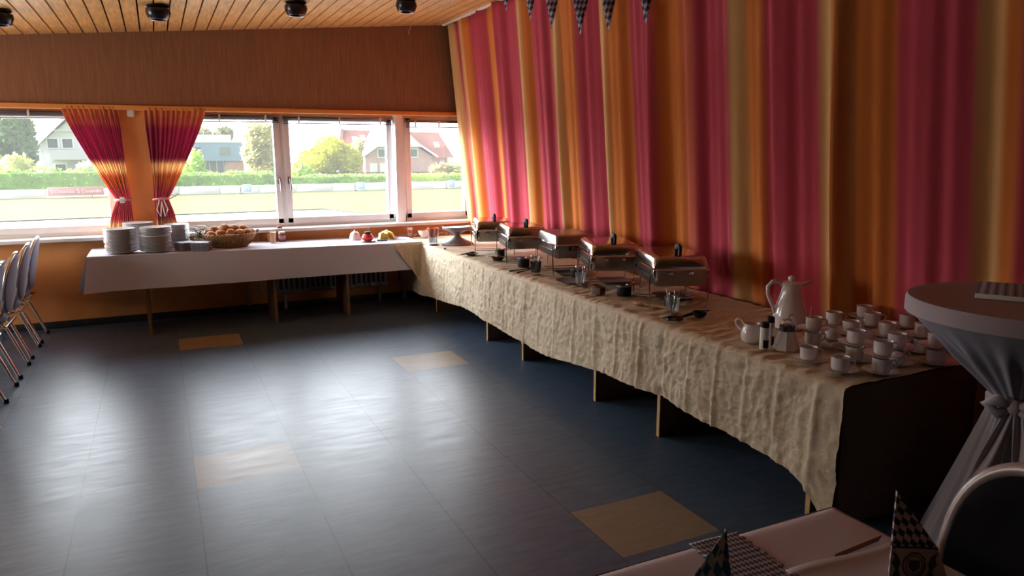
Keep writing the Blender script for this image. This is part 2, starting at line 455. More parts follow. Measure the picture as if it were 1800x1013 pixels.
# ------------------------------------------------------------------ windows
def window(idx, x0, x1, sashes, handles=()):
    """x0..x1 opening; sashes = list of (xa, xb) pane ranges"""
    y = DW + 0.15
    q = MB()
    f = 0.05
    q.box(((x0 + x1) / 2, y, SZ + 0.035), (x1 - x0, 0.07, 0.07), 0.005)
    q.box(((x0 + x1) / 2, y, TZ - 0.03), (x1 - x0, 0.07, 0.06), 0.005)
    for xx in (x0 + f / 2, x1 - f / 2): q.box((xx, y, (SZ + TZ) / 2), (f, 0.07, TZ - SZ), 0.005)
    for (a, b_), (c, d) in zip(sashes[:-1], sashes[1:]):
        q.box(((b_ + c) / 2, y, (SZ + TZ) / 2), (0.05, 0.08, TZ - SZ), 0.005)
    w = obj('window_%d' % idx, q, M_white_frame, kind='structure')
    for a, b_ in sashes:
        q = MB(); s_ = 0.065
        for xx in (a + s_ / 2, b_ - s_ / 2): q.box((xx, y - 0.015, (SZ + TZ) / 2), (s_, 0.075, TZ - SZ - 0.1), 0.008)
        for zz in (SZ + 0.085, TZ - 0.075): q.box(((a + b_) / 2, y - 0.015, zz), (b_ - a, 0.075, s_), 0.008)
        obj('window_frame', q, M_white_frame, w)
        q = MB(); q.box(((a + b_) / 2, y + 0.01, (SZ + TZ) / 2), (b_ - a - 0.05, 0.006, TZ - SZ - 0.12)); obj('pane', q, M_glass, w, ang=0)
    for hx in handles:
        q = MB()
        q.box((hx, y - 0.058, 1.40), (0.028, 0.012, 0.07), 0.004)
        q.tube([(hx, y - 0.06, 1.42), (hx, y - 0.095, 1.42), (hx + 0.006, y - 0.10, 1.40), (hx + 0.012, y - 0.10, 1.29)], 0.009, 8)
        obj('window_handle', q, M_brushed, w)
    q = MB(); q.box(((x0 + x1) / 2, DW - 0.02, SZ + 0.004), (x1 - x0 + 0.02, 0.25, 0.035), 0.006); obj('window_sill', q, M_sill, w)
    return w
window(1, -1.75, -0.335, [(-1.70, -0.385)])
window(2, -0.02, 2.60, [(0.03, 1.235), (1.275, 2.49)], (1.205, 1.312))
window(3, 2.60, 3.5, [(2.65, 3.45)])
q = MB(); q.box((2.553, DW + 0.10, (SZ + TZ) / 2), (0.10, 0.19, TZ - SZ), 0.006); obj('trim_3', q, M_white_frame, kind='structure')

def blind(x0, x1, label, z):
    t = thing('venetian_blind', label, 'blind', ((x0 + x1) / 2, DW + 0.06, z), group='raised venetian blinds')
    w = x1 - x0
    q = MB(); q.box((0, 0, 0.045), (w, 0.035, 0.026), 0.003); obj('headrail', q, M_brushed, t)
    q = MB()
    for k in range(6): q.box((0, 0, 0.026 - k * 0.0065), (w - 0.02, 0.03, 0.0022))
    obj('slats', q, mat('dark_blind_slat', (0.16, 0.15, 0.17), 0.4, metal=0.3), t)
    q = MB(); q.box((0, 0, -0.022), (w - 0.01, 0.03, 0.012), 0.003); obj('bottom_rail', q, M_brushed, t)
    for fx in (-0.36, 0.0, 0.38):
        q = MB(); q.box((fx * w, -0.02, 0.015), (0.018, 0.006, 0.075), 0.002); obj('bracket', q, M_white_frame, t)
    q = MB()
    for dx in (0.0, 0.012, 0.02):
        q.tube([(w * 0.45 + dx, -0.022, 0.03), (w * 0.45 + dx - 0.02, -0.03, 0.0), (w * 0.45 + dx + 0.025, -0.03, -0.012), (w * 0.45 + dx - 0.01, -0.03, 0.012), (w * 0.45 + dx + 0.03, -0.03, 0.02)], 0.003, 5)
    obj('pull_cord', q, M_blackp, t)
blind(-1.70, -0.385, 'raised grey venetian blind over the window left of the orange pillar', 2.055)
blind(0.03, 1.24, 'raised grey venetian blind over the sash beside the right tied-back curtain', 2.045)
blind(1.27, 2.49, 'raised grey venetian blind over the middle sash with the yellow tree behind', 2.035)
blind(2.65, 3.45, 'raised grey venetian blind over the narrow window beside the striped curtain wall', 2.01)

# small white box on the pillar, loose wire under the ceiling
q = MB(); q.box((0, -0.014, 0), (0.062, 0.028, 0.06), 0.005); q.box((0, -0.030, -0.008), (0.03, 0.004, 0.02), 0.001)
obj('alarm_sensor', q, M_paper, loc=(-0.182, DW, 2.085), label='small white box fixed high on the orange pillar', cat='sensor')
q = MB(); q.tube([(0, 0, 0.0), (0.006, -0.006, -0.02), (-0.012, -0.012, -0.05), (-0.018, -0.01, -0.075), (-0.014, -0.01, -0.095)], 0.003, 6)
obj('loose_wire', q, M_paper, loc=(2.70, DW - 0.04, ceil_z(2.70)), label='thin white wire dangling from the ceiling above the brown panel', cat='wire')

# ceiling spotlights
def spot(x, y, label):
    t = thing('ceiling_spotlight', label, 'ceiling lamp', (x, y, ceil_z(x)), group='black spotlights along the plank ceiling')
    q = MB(); q.lathe([(0, 0), (0.085, 0), (0.085, -0.012), (0.055, -0.022), (0, -0.022)], 28); obj('mounting_plate', q, M_blackp, t)
    q = MB(); q.lathe([(0.06, -0.018), (0.092, -0.03), (0.095, -0.06), (0.078, -0.10), (0.066, -0.112), (0.058, -0.112), (0.055, -0.09), (0, -0.08)], 28); obj('lamp_housing', q, mat('black_enamel', (0.014, 0.014, 0.018), 0.25), t)
    q = MB(); q.lathe([(0.066, -0.1115), (0.069, -0.108), (0.064, -0.116), (0.058, -0.113)], 28); obj('trim_ring', q, M_brushed, t)
    q = MB(); q.lathe([(0, -0.092), (0.052, -0.092), (0.054, -0.086)], 24); obj('lens', q, M_blackp, t)
spot(-0.985, 7.0, 'leftmost of the four black ceiling spotlights, cut by the frame')
spot(0.118, 6.85, 'second black ceiling spotlight, above the orange pillar')
spot(1.19, 6.75, 'third black ceiling spotlight, above the middle window')
spot(2.14, 6.65, 'rightmost black ceiling spotlight, next to the striped curtain')

# ------------------------------------------------------------------ curtains
PINK, TAN, ORA = (0.54, 0.070, 0.105), (0.78, 0.46, 0.19), (0.70, 0.21, 0.045)
M_curt = attr_mat('striped_curtain_fabric', transl=0.12)
M_curt2 = attr_mat('tied_curtain_fabric', transl=0.5)
STR = [(8.06, TAN), (7.88, PINK), (7.78, TAN), (7.67, ORA), (7.262, PINK), (7.022, ORA), (6.579, PINK), (6.482, TAN), (6.375, ORA), (5.91, PINK), (5.787, TAN), (5.497, ORA), (5.152, PINK), (5.028, TAN),
       (4.77, ORA), (4.383, PINK), (4.142, ORA), (3.999, lerp(ORA, PINK, 0.5)), (3.646, PINK), (3.542, TAN), (3.376, ORA), (2.988, PINK), (2.878, TAN), (2.784, ORA), (2.760, TAN), (2.529, ORA), (2.12, PINK), (2.016, TAN), (1.938, ORA),
       (1.5, PINK), (1.38, TAN), (1.1, ORA), (0.7, PINK), (0.55, TAN), (0.2, ORA), (-9, PINK)]
def stripe(y):
    c0 = STR[0][1]
    for (e, c), (e2, c2) in zip(STR[:-1], STR[1:]):
        if y > e + 0.03: return c
        if y > e - 0.03: return lerp(c, c2, sstep(e + 0.03, e - 0.03, y))
    return PINK
def fold(y, z):
    k = 1 - 0.35 * sstep(0.4, 3.2, z)
    a = 0.030 * math.sin(2 * PI * y / 0.47 + 1.3 * math.sin(y * 1.7)) + 0.016 * math.sin(2 * PI * y / 0.205 + 1.1 * math.sin(y * 3.1 + 1))
    a += 0.022 * noise.noise(Vector((y * 1.1, z * 0.35, 3)))
    a += 0.006 * math.sin(2 * PI * y / 0.098 + z * 0.6)
    for yc, w_, h_ in ((7.02, 0.05, 0.05), (5.79, 0.045, 0.07), (4.39, 0.05, 0.08), (3.37, 0.05, 0.05), (2.77, 0.035, 0.085), (5.0, 0.06, 0.04)):
        d = (y - yc - 0.04 * math.sin(z)) / w_
        a -= h_ * math.exp(-d * d) * (0.6 + 0.4 * k)
    return a * k
def curt_x(z, y=0): return 3.085 + 0.035 * sstep(6.6, 8.2, y) + (0.16 - 0.055 * sstep(6.6, 8.2, y)) * (3.12 - max(z, 0.72))
q = MB()
def cfn(u, v):
    y = 8.20 - u * 7.9
    sh = max(0.02, min(0.03 + 0.035 * (y - 2.5), 0.17, (8.2 - y) * 0.12))
    y0 = y
    zt = ceil_z(3.1) - 0.012; z = zt + (0.12 - zt) * v
    if u < 0.02: y += 0.02 * math.sin(z * 2)
    return Vector((curt_x(z, y) + fold(y, z), y0 + sh * (1.75 - max(z, 0.7)), z))
q.grid(cfn, 620, 26)
cu = thing('striped_curtain', 'floor-length pink, orange and tan striped curtain along the right wall', 'curtain', (0, 0, 0))
o = obj('curtain_fabric', q, M_curt, cu, ang=180, solid=0.004)
NVC = 27
dye_i = [8.20 - (i // NVC) / 620 * 7.9 for i in range(len(o.data.vertices))]
ca_ = o.data.color_attributes.new('dye', 'FLOAT_COLOR', 'POINT')
for i, yy in enumerate(dye_i): ca_.data[i].color = (*stripe(yy), 1)
q = MB(); q.box((3.09, 4.25, ceil_z(3.09) - 0.008), (0.035, 8.0, 0.02), 0.003); obj('curtain_rail', q, M_paper, cu)

def tieback(name, label, topL, topR, tieL, tieR, botL, botR, ztie, zbot, seed, lean):
    """gathered curtain tied at the side of the pillar"""
    t = thing(name, label, 'curtain', (0, 0, 0), group='tied-back curtains by the pillar')
    q = MB()
    zt = 2.145
    def fn(u, v):
        z = zt + (zbot - zt) * v
        vt = (zt - ztie) / (zt - zbot)
        if v < vt:
            k = v / vt
            e = k ** 1.25 if lean > 0 else k ** 1.25
            l_, r_ = topL + (tieL - topL) * (e if lean > 0 else k), topR + (tieR - topR) * (k if lean > 0 else e)
        else:
            k = (v - vt) / (1 - vt); k = math.sin(k * PI / 2)
            l_, r_ = tieL + (botL - tieL) * k, tieR + (botR - tieR) * k
        near = math.exp(-((z - ztie) / 0.10) ** 2)
        x = l_ + (r_ - l_) * u
        amp = 0.014 + 0.010 * v
        ph = 2 * PI * u * 11 + seed + 0.8 * math.sin(u * 9 + seed)
        y = DW - 0.060 - amp * math.sin(ph) * (1 - 0.45 * near) - 0.035 * (1 - near) * v - 0.012 * noise.noise(Vector((u * 5, z * 2, seed)))
        y -= 0.05 * math.sin(PI * u) * near * 0.6
        return Vector((x + 0.004 * math.sin(ph * 0.5 + z * 8), y, z))
    q.grid(fn, 110, 60)
    o = obj('curtain_fabric', q, M_curt2, t, ang=180, solid=0.003)
    dp, TAN2, ORA2, PK2 = (0.40, 0.065, 0.14), (0.92, 0.72, 0.45), (0.70, 0.30, 0.15), (0.66, 0.18, 0.22)
    def col(c):
        z = c.z + 0.012 * noise.noise(Vector((c.x * 12, 0, seed)))
        st = [(2.06, ORA2), (1.97, lerp(ORA2, dp, 0.5)), (1.615, dp), (1.505, TAN2), (1.37, ORA2), (1.03, PK2), (0.9, TAN2)]
        for (e, a), (e2, b_) in zip(st[:-1], st[1:]):
            if z > e + 0.04: return a
            if z > e - 0.04: return lerp(a, b_, sstep(e + 0.04, e - 0.04, z))
        return TAN2
    dye(o, col)
    q = MB()
    n_ = 28
    cx, hw = (tieL + tieR) / 2, (tieR - tieL) / 2 + 0.012
    ring = [(cx + hw * math.cos(2 * PI * k / n_), DW - 0.078 + 0.068 * math.sin(2 * PI * k / n_), ztie + 0.008 * math.cos(2 * PI * k / n_ + 1)) for k in range(n_)]
    q.tube(ring, 0.013, 8, closed=True)
    tb = obj('tie_band', q, mat('pink_tie', (0.62, 0.20, 0.22), 0.6), t)
    q = MB()
    if lean > 0:
        for k in range(6):
            a = k * PI / 3
            q.ball((cx - 0.01 + 0.022 * math.cos(a), DW - 0.16, ztie + 0.005 + 0.022 * math.sin(a)), 0.014, 1, (1, 0.5, 1))
        q.ball((cx - 0.01, DW - 0.165, ztie + 0.005), 0.012, 1)
        obj('rosette', q, M_flower, tb)
    else:
        for s_ in (-1, 1):
            q.tube([(cx + s_ * 0.02, DW - 0.155, ztie - 0.005), (cx + s_ * 0.05, DW - 0.16, ztie - 0.10), (cx + s_ * 0.02, DW - 0.16, ztie - 0.17), (cx, DW - 0.16, ztie - 0.02)], 0.006, 6)
        q.tube([(cx + 0.07, DW - 0.13, ztie + 0.0), (cx + 0.12, DW - 0.13, ztie + 0.025), (cx + 0.155, DW - 0.12, ztie + 0.05)], 0.006, 6)
        obj('bow_ends', q, M_flower, tb)
    q = MB(); q.tube([(topL, DW - 0.055, zt - 0.006), (topR, DW - 0.055, zt - 0.006)], 0.012, 8); obj('header_tape', q, mat('orange_tape', (0.7, 0.22, 0.06), 0.7), t)
tieback('tied_curtain', 'tied-back striped curtain on the left side of the orange pillar', -0.765, -0.285, -0.372, -0.255, -0.47, -0.235, 1.245, 0.905, 0.3, 1)
tieback('tied_curtain', 'tied-back striped curtain on the right side of the orange pillar', -0.06, 0.50, -0.035, 0.085, -0.04, 0.16, 1.245, 0.905, 2.1, -1)

# ------------------------------------------------------------------ radiators and pipes under the windows
def radiator(x0, x1, label):
    t = thing('radiator', label, 'radiator', ((x0 + x1) / 2, DW - 0.075, 0.17), group='ribbed radiators under the windows')
    w = x1 - x0
    q = MB()
    n_ = int(w / 0.055)
    for k in range(n_):
        q.box((-w / 2 + (k + 0.5) * w / n_, 0, 0.30), (0.024, 0.07, 0.58), 0.008)
    obj('ribs', q, M_radiator, t)
    for z in (0.03, 0.57):
        q = MB(); q.tube([(-w / 2, 0.0, z), (w / 2, 0.0, z)], 0.026, 10); obj('header_pipe', q, M_radiator, t)
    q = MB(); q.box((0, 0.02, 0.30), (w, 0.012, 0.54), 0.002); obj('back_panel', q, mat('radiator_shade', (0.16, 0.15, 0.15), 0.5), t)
    for s_ in (-1, 1):
        q = MB(); q.box((s_ * w * 0.42, 0, -0.085), (0.03, 0.05, 0.17), 0.003); obj('foot', q, M_radiator, t)
    q = MB(); q.lathe([(0, 0), (0.022, 0.0), (0.022, 0.05), (0.014, 0.06), (0, 0.06)], 14, (w / 2 - 0.02, -0.05, 0.56)); obj('valve', q, M_brushed, t)
radiator(1.07, 2.33, 'ribbed grey radiator under the white tablecloth by the middle legs')
radiator(2.47, 3.25, 'ribbed grey radiator half hidden in the corner behind the cream cloth')
for x_, lb in ((0.80, 'thin pale heating pipe on the orange wall, further from the radiator'), (0.93, 'thin pale heating pipe on the orange wall, next to the radiator')):
    q = MB(); q.tube([(0, 0, 0), (0, 0, 0.62), (0.01, 0, 0.68), (0.05, 0, 0.71)], 0.011, 10); q.lathe([(0.02, 0), (0.02, 0.012), (0.011, 0.014)], 12)
    obj('heating_pipe', q, M_radiator, loc=(x_, DW - 0.035, 0.07 if x_ < 0.9 else 0.16), label=lb, cat='pipe', group='heating pipes on the wall')

# ------------------------------------------------------------------ buffet tables
TZL = 0.730           # long table top
def wt(x): return 0.788 - 0.0125 * (x + 0.6)      # the white-clothed row falls slightly to the right
def table(name, label, x0, x1, y0, y1, z0, z1, legs, along, group):
    """board-legged table; along 'y' = legs are boards across x at given y, 'x' = boards across y at given x"""
    t = thing(name, label, 'table', ((x0 + x1) / 2, (y0 + y1) / 2, 0), group=group)
    cx, cy = (x0 + x1) / 2, (y0 + y1) / 2
    q = MB()
    th = 0.026
    q.prism([(x0 - cx, y0 - cy, z0 - th), (x0 - cx, y1 - cy, z0 - th), (x1 - cx, y1 - cy, z1 - th), (x1 - cx, y0 - cy, z1 - th)], (0, 0, th - 0.004))
    obj('tabletop', q, M_darkboard, t)
    for p in legs:
        if along == 'y':
            q = MB(); q.box((0.0, p - cy, (z0 - th) / 2 + 0.0), (x1 - x0 - 0.10, 0.024, z0 - th), 0.002)
            lg = obj('leg_board', q, M_darkboard, t)
            q = MB(); q.box((-(x1 - x0 - 0.10) / 2 - 0.002, p - cy, (z0 - th) / 2), (0.005, 0.026, z0 - th - 0.002)); obj('edge_band', q, M_ply, lg, label='bare pale plywood edge')
        else:
            zz = z0 + (z1 - z0) * (p - x0) / (x1 - x0) - th - 0.001
            q = MB(); q.box((p - cx, 0.0, zz / 2), (0.026, y1 - y0 - 0.12, zz), 0.002)
            lg = obj('leg_board', q, M_darkboard, t)
            q = MB(); q.box((p - cx, -(y1 - y0 - 0.12) / 2 - 0.002, zz / 2), (0.028, 0.005, zz - 0.002)); obj('edge_band', q, mat('shaded_plywood_edge', (0.20, 0.115, 0.06), 0.6), lg, label='plywood edge with shade painted brown')  # edge facing away from the windows: its shade is painted into the plywood
    return t
G1 = 'buffet tables under the cream cloth'
table('buffet_table', 'board-legged table at the near end of the cream cloth under the cups', 2.565, 3.35, 2.085, 3.78, TZL, TZL, (2.275, 3.42), 'y', G1)
table('buffet_table', 'board-legged middle table under the cream cloth and chafing dishes', 2.565, 3.35, 3.80, 5.60, TZL, TZL, (4.14, 5.26), 'y', G1)
table('buffet_table', 'board-legged corner table under the far end of the cream cloth', 2.565, 3.35, 5.62, 8.14, TZL, TZL, (5.99, 7.35), 'y', G1)
G2 = 'tables under the white cloth'
WY0, WY1 = 7.54, 8.18
table('window_table', 'board-legged table at the free end of the white cloth under the plates', -0.58, 1.24, WY0, WY1, wt(-0.58), wt(1.24), (-0.17, 0.985), 'x', G2)
table('window_table', 'board-legged table before the radiators next to the corner', 1.26, 2.50, WY0, WY1, wt(1.26), wt(2.50), (1.72,), 'x', G2)

# ---- cream crushed cloth over the long table
def cr(x, y, z, s=1.0):
    p = Vector((x * 1.0, y, z))
    return (0.55 * noise.noise(p * 9) + 0.45 * noise.noise(p * 21 + Vector((5, 1, 2))) + 0.35 * noise.noise(p * 43)) * s
def rdg(p):
    return 1 - 2.2 * abs(noise.noise(p))
def crumple(y, z):
    w_ = Vector((noise.noise(Vector((y * 3, z * 3, 9))), noise.noise(Vector((y * 3, z * 3, 4))), 0)) * 0.05
    p = Vector((y, z, 0)) + w_
    a = rdg(Vector((p.x * 9.0, p.y * 5.0, 1.3))) * 0.45 + rdg(Vector((p.x * 17, p.y * 13, 5.1))) * 0.34 + rdg(Vector((p.x * 33, p.y * 30, 2.2))) * 0.20
    return a - 0.25
def pleat(y):
    k = y / 0.235 + 0.25 * math.sin(y * 2.3); d = (k - round(k)) * 0.235
    return (0.006 + 0.007 * abs(noise.noise(Vector((round(k) * 3.7, 1, 2)))) * 2) * math.exp(-(d / 0.014) ** 2) - 0.005 * math.exp(-((d - 0.036) / 0.024) ** 2)
q = MB()
XF, YE = 2.512, 2.045
def hem(y): return 0.255 + 0.035 * math.sin(y * 2.1 + 0.5) + 0.02 * noise.noise(Vector((y * 2.3, 0, 0))) + 0.05 * sstep(4.5, 2.4, y) - 0.06 * sstep(5.6, 7.2, y)
def long_cloth(u, v):
    """u along y from the near end, v across: top back -> front edge -> hem"""
    y = YE + u * (8.17 - YE)
    kt = 0.52
    if v < kt:
        k = v / kt
        x = 3.395 + (XF + 0.012 - 3.395) * k
        z = TZL + 0.0030 + 0.0075 * (cr(x * 0.8, y * 1.6, 0) + 0.25 * math.sin(y * 60 + 9 * noise.noise(Vector((x * 4, y * 2, 0)))))
        z -= 0.012 * max(0, (k - 0.97) / 0.03) ** 2
        return Vector((x, y, z))
    k = (v - kt) / (1 - kt)
    zh = hem(y)
    z = TZL - 0.008 + (zh - TZL + 0.008) * k
    am = 0.019 * sstep(0.0, 0.14, k)
    flare = 0.02 * k + 0.012 * k * math.sin(y * 7 + 1.5 * math.sin(y * 2)) + 0.018 * k * k * noise.noise(Vector((y * 3, 1, 1)))
    corner = 0.07 * k * math.exp(-((y - YE) / 0.16) ** 2)
    x = XF - flare - pleat(y) * sstep(0, 0.05, k) - am * crumple(y, z) - corner * 0.5
    yy = y - corner * 0.55
    z -= 0.13 * k * math.exp(-((y - YE) / 0.11) ** 2)
    return Vector((x, yy, z))
q.grid(long_cloth, 620, 116)
def end_drop(u, v):
    x = XF - 0.002 + u * (3.395 - XF)
    zh = 0.13 + 0.02 * math.sin(x * 6)
    z = TZL - 0.001 + (zh - TZL) * v
    c = math.exp(-((x - XF) / 0.12) ** 2) * v
    return Vector((x - 0.055 * c, YE - 0.006 - 0.012 * v - 0.014 * v * math.sin(x * 14 + 0.4) - 0.05 * c, z - 0.04 * c))
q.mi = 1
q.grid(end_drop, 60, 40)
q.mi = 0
# corner flap hanging over the front of the white cloth
def flap(u, v):
    x = 2.515 - u * 0.34
    depth = 0.42 * (1 - u) ** 1.1 + 0.015
    z = wt(2.3) + 0.004 - depth * v
    return Vector((x - 0.03 * v * (1 - u), WY0 - 0.040 - 0.014 * v - 0.010 * math.sin(u * 16 + v * 3) * v, z))
q.grid(flap, 30, 24)
M_cream_shade = mat('cream_end_shade', (0.105, 0.075, 0.055), 0.85, spec=0.2, var=0.1, vscale=30, bump=0.3, bscale=90)  # cream cloth on the unlit table end, shade put into the colour
obj('tablecloth', q, [M_cream, M_cream_shade], label='crinkled cream tablecloth covering the long buffet along the curtain', cat='tablecloth', ang=180)

# ---- white cloth over the window row
q = MB()
XL, XRW, YF, YB = -0.625, 2.52, 7.525, 8.19
def white_cloth(u, v):
    x = XL + u * (XRW - XL)
    kt = 0.55
    if v < kt:
        k = v / kt
        y = YB + (YF - YB) * k
        z = wt(x) + 0.0015 + 0.0008 * noise.noise(Vector((x * 4, y * 4, 0)))
        return Vector((x, y, z))
    k = (v - kt) / (1 - kt)
    e = math.exp(-((x - XL) / 0.10) ** 2)
    z = wt(x) - 0.002 - (0.318 - 0.012 * x) * k
    y = YF - 0.006 - 0.012 * k - 0.008 * k * math.sin(x * 3.1 + 0.5 * math.sin(x * 7)) - 0.004 * noise.noise(Vector((x * 3, z * 3, 4)))
    return Vector((x - 0.05 * e * k, y - 0.05 * e * k, z))
q.grid(white_cloth, 120, 40)
def white_end(u, v):
    y = YF - 0.006 + u * (YB - YF)
    e = math.exp(-((y - YF) / 0.12) ** 2)
    z = wt(XL) + 0.001 - 0.31 * v
    return Vector((XL - 0.004 - 0.07 * v - 0.03 * v * math.sin(y * 13) - 0.03 * e * v, y - 0.05 * e * v, z))
q.grid(white_end, 30, 24)
obj('tablecloth', q, M_cloth, label='smooth white tablecloth on the table row below the windows', cat='tablecloth', ang=60)

# ------------------------------------------------------------------ things on the white cloth
def plate_mesh(r, h):
    q = MB()
    q.lathe([(0, 0.002), (r * 0.55, 0.002), (r * 0.56, 0), (r * 0.60, 0), (r * 0.64, 0.003), (r * 0.98, h * 0.80), (r, h), (r * 0.985, h + 0.001), (r * 0.66, 0.0065), (r * 0.60, 0.0055), (0, 0.0055)], 40)
    return q
first_plate = {}
random.seed(11)
def plates(cx, cy, n, pitch, r, where, group):
    for k in range(n):
        z = wt(cx) + 0.004 + k * pitch
        i = n - 1 - k
        lb = 'white plate %s of %s' % ('topmost' if i == 0 else ORD[i] + ' from the top', where)
        wob = 0.004
        loc = (cx + random.uniform(-wob, wob), cy + random.uniform(-wob, wob), z)
        key = (r,)
        if key not in first_plate:
            first_plate[key] = obj('dinner_plate', plate_mesh(r, 0.020), M_plate, loc=loc, label=lb, cat='plate', group=group)
        else:
            dup(first_plate[key], loc, random.uniform(0, 6), lb, group)
plates(-0.352, 7.675, 18, 0.0122, 0.135, 'the front left plate stack', 'plates in the front left stack')
plates(-0.058, 7.655, 12, 0.0122, 0.137, 'the lower part, front right plate stack', 'plates in the front right stack')
for k in range(6):
    i = 5 - k
    dup(first_plate[(0.137,)], (-0.052 + 0.003 * (k % 2), 7.66, wt(-0.05) + 0.004 + 12 * 0.0122 + 0.008 + k * 0.0122), k, 'white plate %s of the upper part, front right plate stack' % ('topmost' if i == 0 else ORD[i] + ' from the top'), 'plates in the front right stack')
plates(-0.20, 8.0, 20, 0.0122, 0.137, 'the tall back left plate stack', 'plates in the back left stack')
plates(0.135, 7.985, 18, 0.0122, 0.115, 'the back right stack of smaller plates', 'plates in the back right stack')

# napkin stacks, printed blue and white
M_napkin = lozenge('blue_lozenge_napkin', (0, 1), 0.018, 0.026, (0.72, 0.74, 0.78), (0.10, 0.22, 0.46))
M_napedge = mat('napkin_edges', (0.30, 0.30, 0.38), 0.8, var=0.35, vscale=60)
def napkin_q():
    q = MB()
    def fn(u, v): return Vector(((u - 0.5) * 0.16, (v - 0.5) * 0.16, 0.0065 + 0.0012 * noise.noise(Vector((u * 4, v * 4, 2)))))
    q.box((0, 0, 0.0031), (0.162, 0.162, 0.0058), 0.0025)
    q.mi = 1
    q.grid(fn, 6, 6)
    return q
nap0 = None
for (cx, cy, rz, n, where, grp) in ((0.20, 7.67, 0.35, 10, 'pile by the plates', 'napkins in the pile nearer the plates'), (0.335, 7.62, -0.3, 10, 'pile by the bread basket', 'napkins in the pile nearer the bread basket')):
    for k in range(n):
        i = n - 1 - k
        lb = 'blue and white paper napkin %s of the %s' % ('topmost' if i == 0 else ORD[i] + ' from the top', where)
        loc = (cx + random.uniform(-.004, .004), cy + random.uniform(-.004, .004), wt(cx) + 0.003 + k * 0.0082)
        if nap0 is None: nap0 = obj('paper_napkin', napkin_q(), [M_napedge, M_napkin], loc=loc, rz=rz, label=lb, cat='napkin', group=grp)
        else: dup(nap0, loc, rz + random.uniform(-.06, .06), lb, grp)

# flower pot
t = thing('potted_flower', 'small pot of white and mauve flowers behind the bread basket', 'plant', (0.34, 8.06, wt(0.34) + 0.002))
q = MB(); q.lathe([(0, 0), (0.038, 0), (0.048, 0.07), (0.05, 0.075), (0.045, 0.076), (0.04, 0.065), (0, 0.062)], 24); obj('pot', q, mat('pale_pot', (0.62, 0.60, 0.50), 0.5), t)
random.seed(5)
q = MB()
for k in range(26):
    a, r_, z = random.uniform(0, 6.28), random.uniform(0.0, 0.085), random.uniform(0.10, 0.20)
    q.tube([(0.02 * math.cos(a), 0.02 * math.sin(a), 0.06), (r_ * 0.7 * math.cos(a), r_ * 0.7 * math.sin(a), z * 0.7), (r_ * math.cos(a), r_ * math.sin(a), z)], 0.0025, 5)
obj('stems', q, M_leafg, t)
for nm, M_, n_ in (('white_blossoms', M_flower, 16), ('mauve_blossoms', M_purple, 14)):
    q = MB()
    for k in range(n_):
        a, r_, z = random.uniform(0, 6.28), random.uniform(0.01, 0.095), random.uniform(0.11, 0.205)
        for j in range(5):
            b_ = j * 2 * PI / 5
            q.ball((r_ * math.cos(a) + 0.012 * math.cos(b_), r_ * math.sin(a) + 0.012 * math.sin(b_), z), 0.011, 1, (1, 1, 0.45))
    obj(nm, q, M_, t)

# bread basket
bx, by = 0.605, 7.83
bz = wt(bx) + 0.002
t = thing('bread_basket', 'round wicker basket heaped with bread rolls on the white cloth', 'basket', (bx, by, bz))
q = MB()
NW = 44
for j in range(15):
    k = j / 14
    r_ = 0.165 + 0.085 * k ** 0.8
    z = 0.008 + 0.115 * k
    pts = []
    for i in range(NW * 2):
        a = 2 * PI * i / (NW * 2)
        w_ = 0.006 * (1 if (i // 2 + j) % 2 else -1)
        pts.append(((r_ + w_) * math.cos(a), (r_ + w_) * math.sin(a) * 0.86, z))
    q.tube(pts, 0.0052, 6, closed=True)
obj('woven_wall', q, M_wicker, t)
q = MB()
for i in range(NW):
    a = 2 * PI * (i + 0.5) / NW
    q.tube([(0.16 * math.cos(a), 0.16 * math.sin(a) * 0.86, 0.004), (0.215 * math.cos(a), 0.215 * math.sin(a) * 0.86, 0.05), (0.25 * math.cos(a), 0.25 * math.sin(a) * 0.86, 0.128)], 0.004, 5)
obj('uprights', q, M_wickerd, t)
q = MB()
for ph in (0, PI):
    q.tube([((0.253 + 0.006 * math.cos(i * 0.9 + ph)) * math.cos(2 * PI * i / 120), (0.253 + 0.006 * math.cos(i * 0.9 + ph)) * math.sin(2 * PI * i / 120) * 0.86, 0.13 + 0.007 * math.sin(i * 0.9 + ph)) for i in range(120)], 0.008, 6, closed=True)
obj('braided_rim', q, M_wicker, t)
q = MB(); q.lathe([(0, 0.0), (0.17, 0.0), (0.18, 0.014), (0.19, 0.06), (0, 0.05)], 40, M=Matrix.Diagonal((1, 0.86, 1, 1))); obj('basket_bottom', q, M_wickerd, t)
for s_ in (-1, 1):
    q = MB(); q.tube([(s_ * 0.245, -0.05, 0.13), (s_ * 0.275, -0.045, 0.155), (s_ * 0.285, 0.0, 0.165), (s_ * 0.275, 0.045, 0.155), (s_ * 0.245, 0.05, 0.13)], 0.008, 7); obj('handle', q, M_wickerd, t)
def roll(kind):
    q = MB()
    q.ball((0, 0, 0), 1, 3, (0.058, 0.045, 0.034) if kind else (0.050, 0.048, 0.036), 0.10)
    for v in q.bm.verts:
        if v.co.z > 0.012 and abs(v.co.y) < 0.010: v.co.z -= 0.006 * (1 - abs(v.co.y) / 0.010)
    return q
r0 = [obj('bread_roll', roll(k), M_bread) for k in (0, 1)]
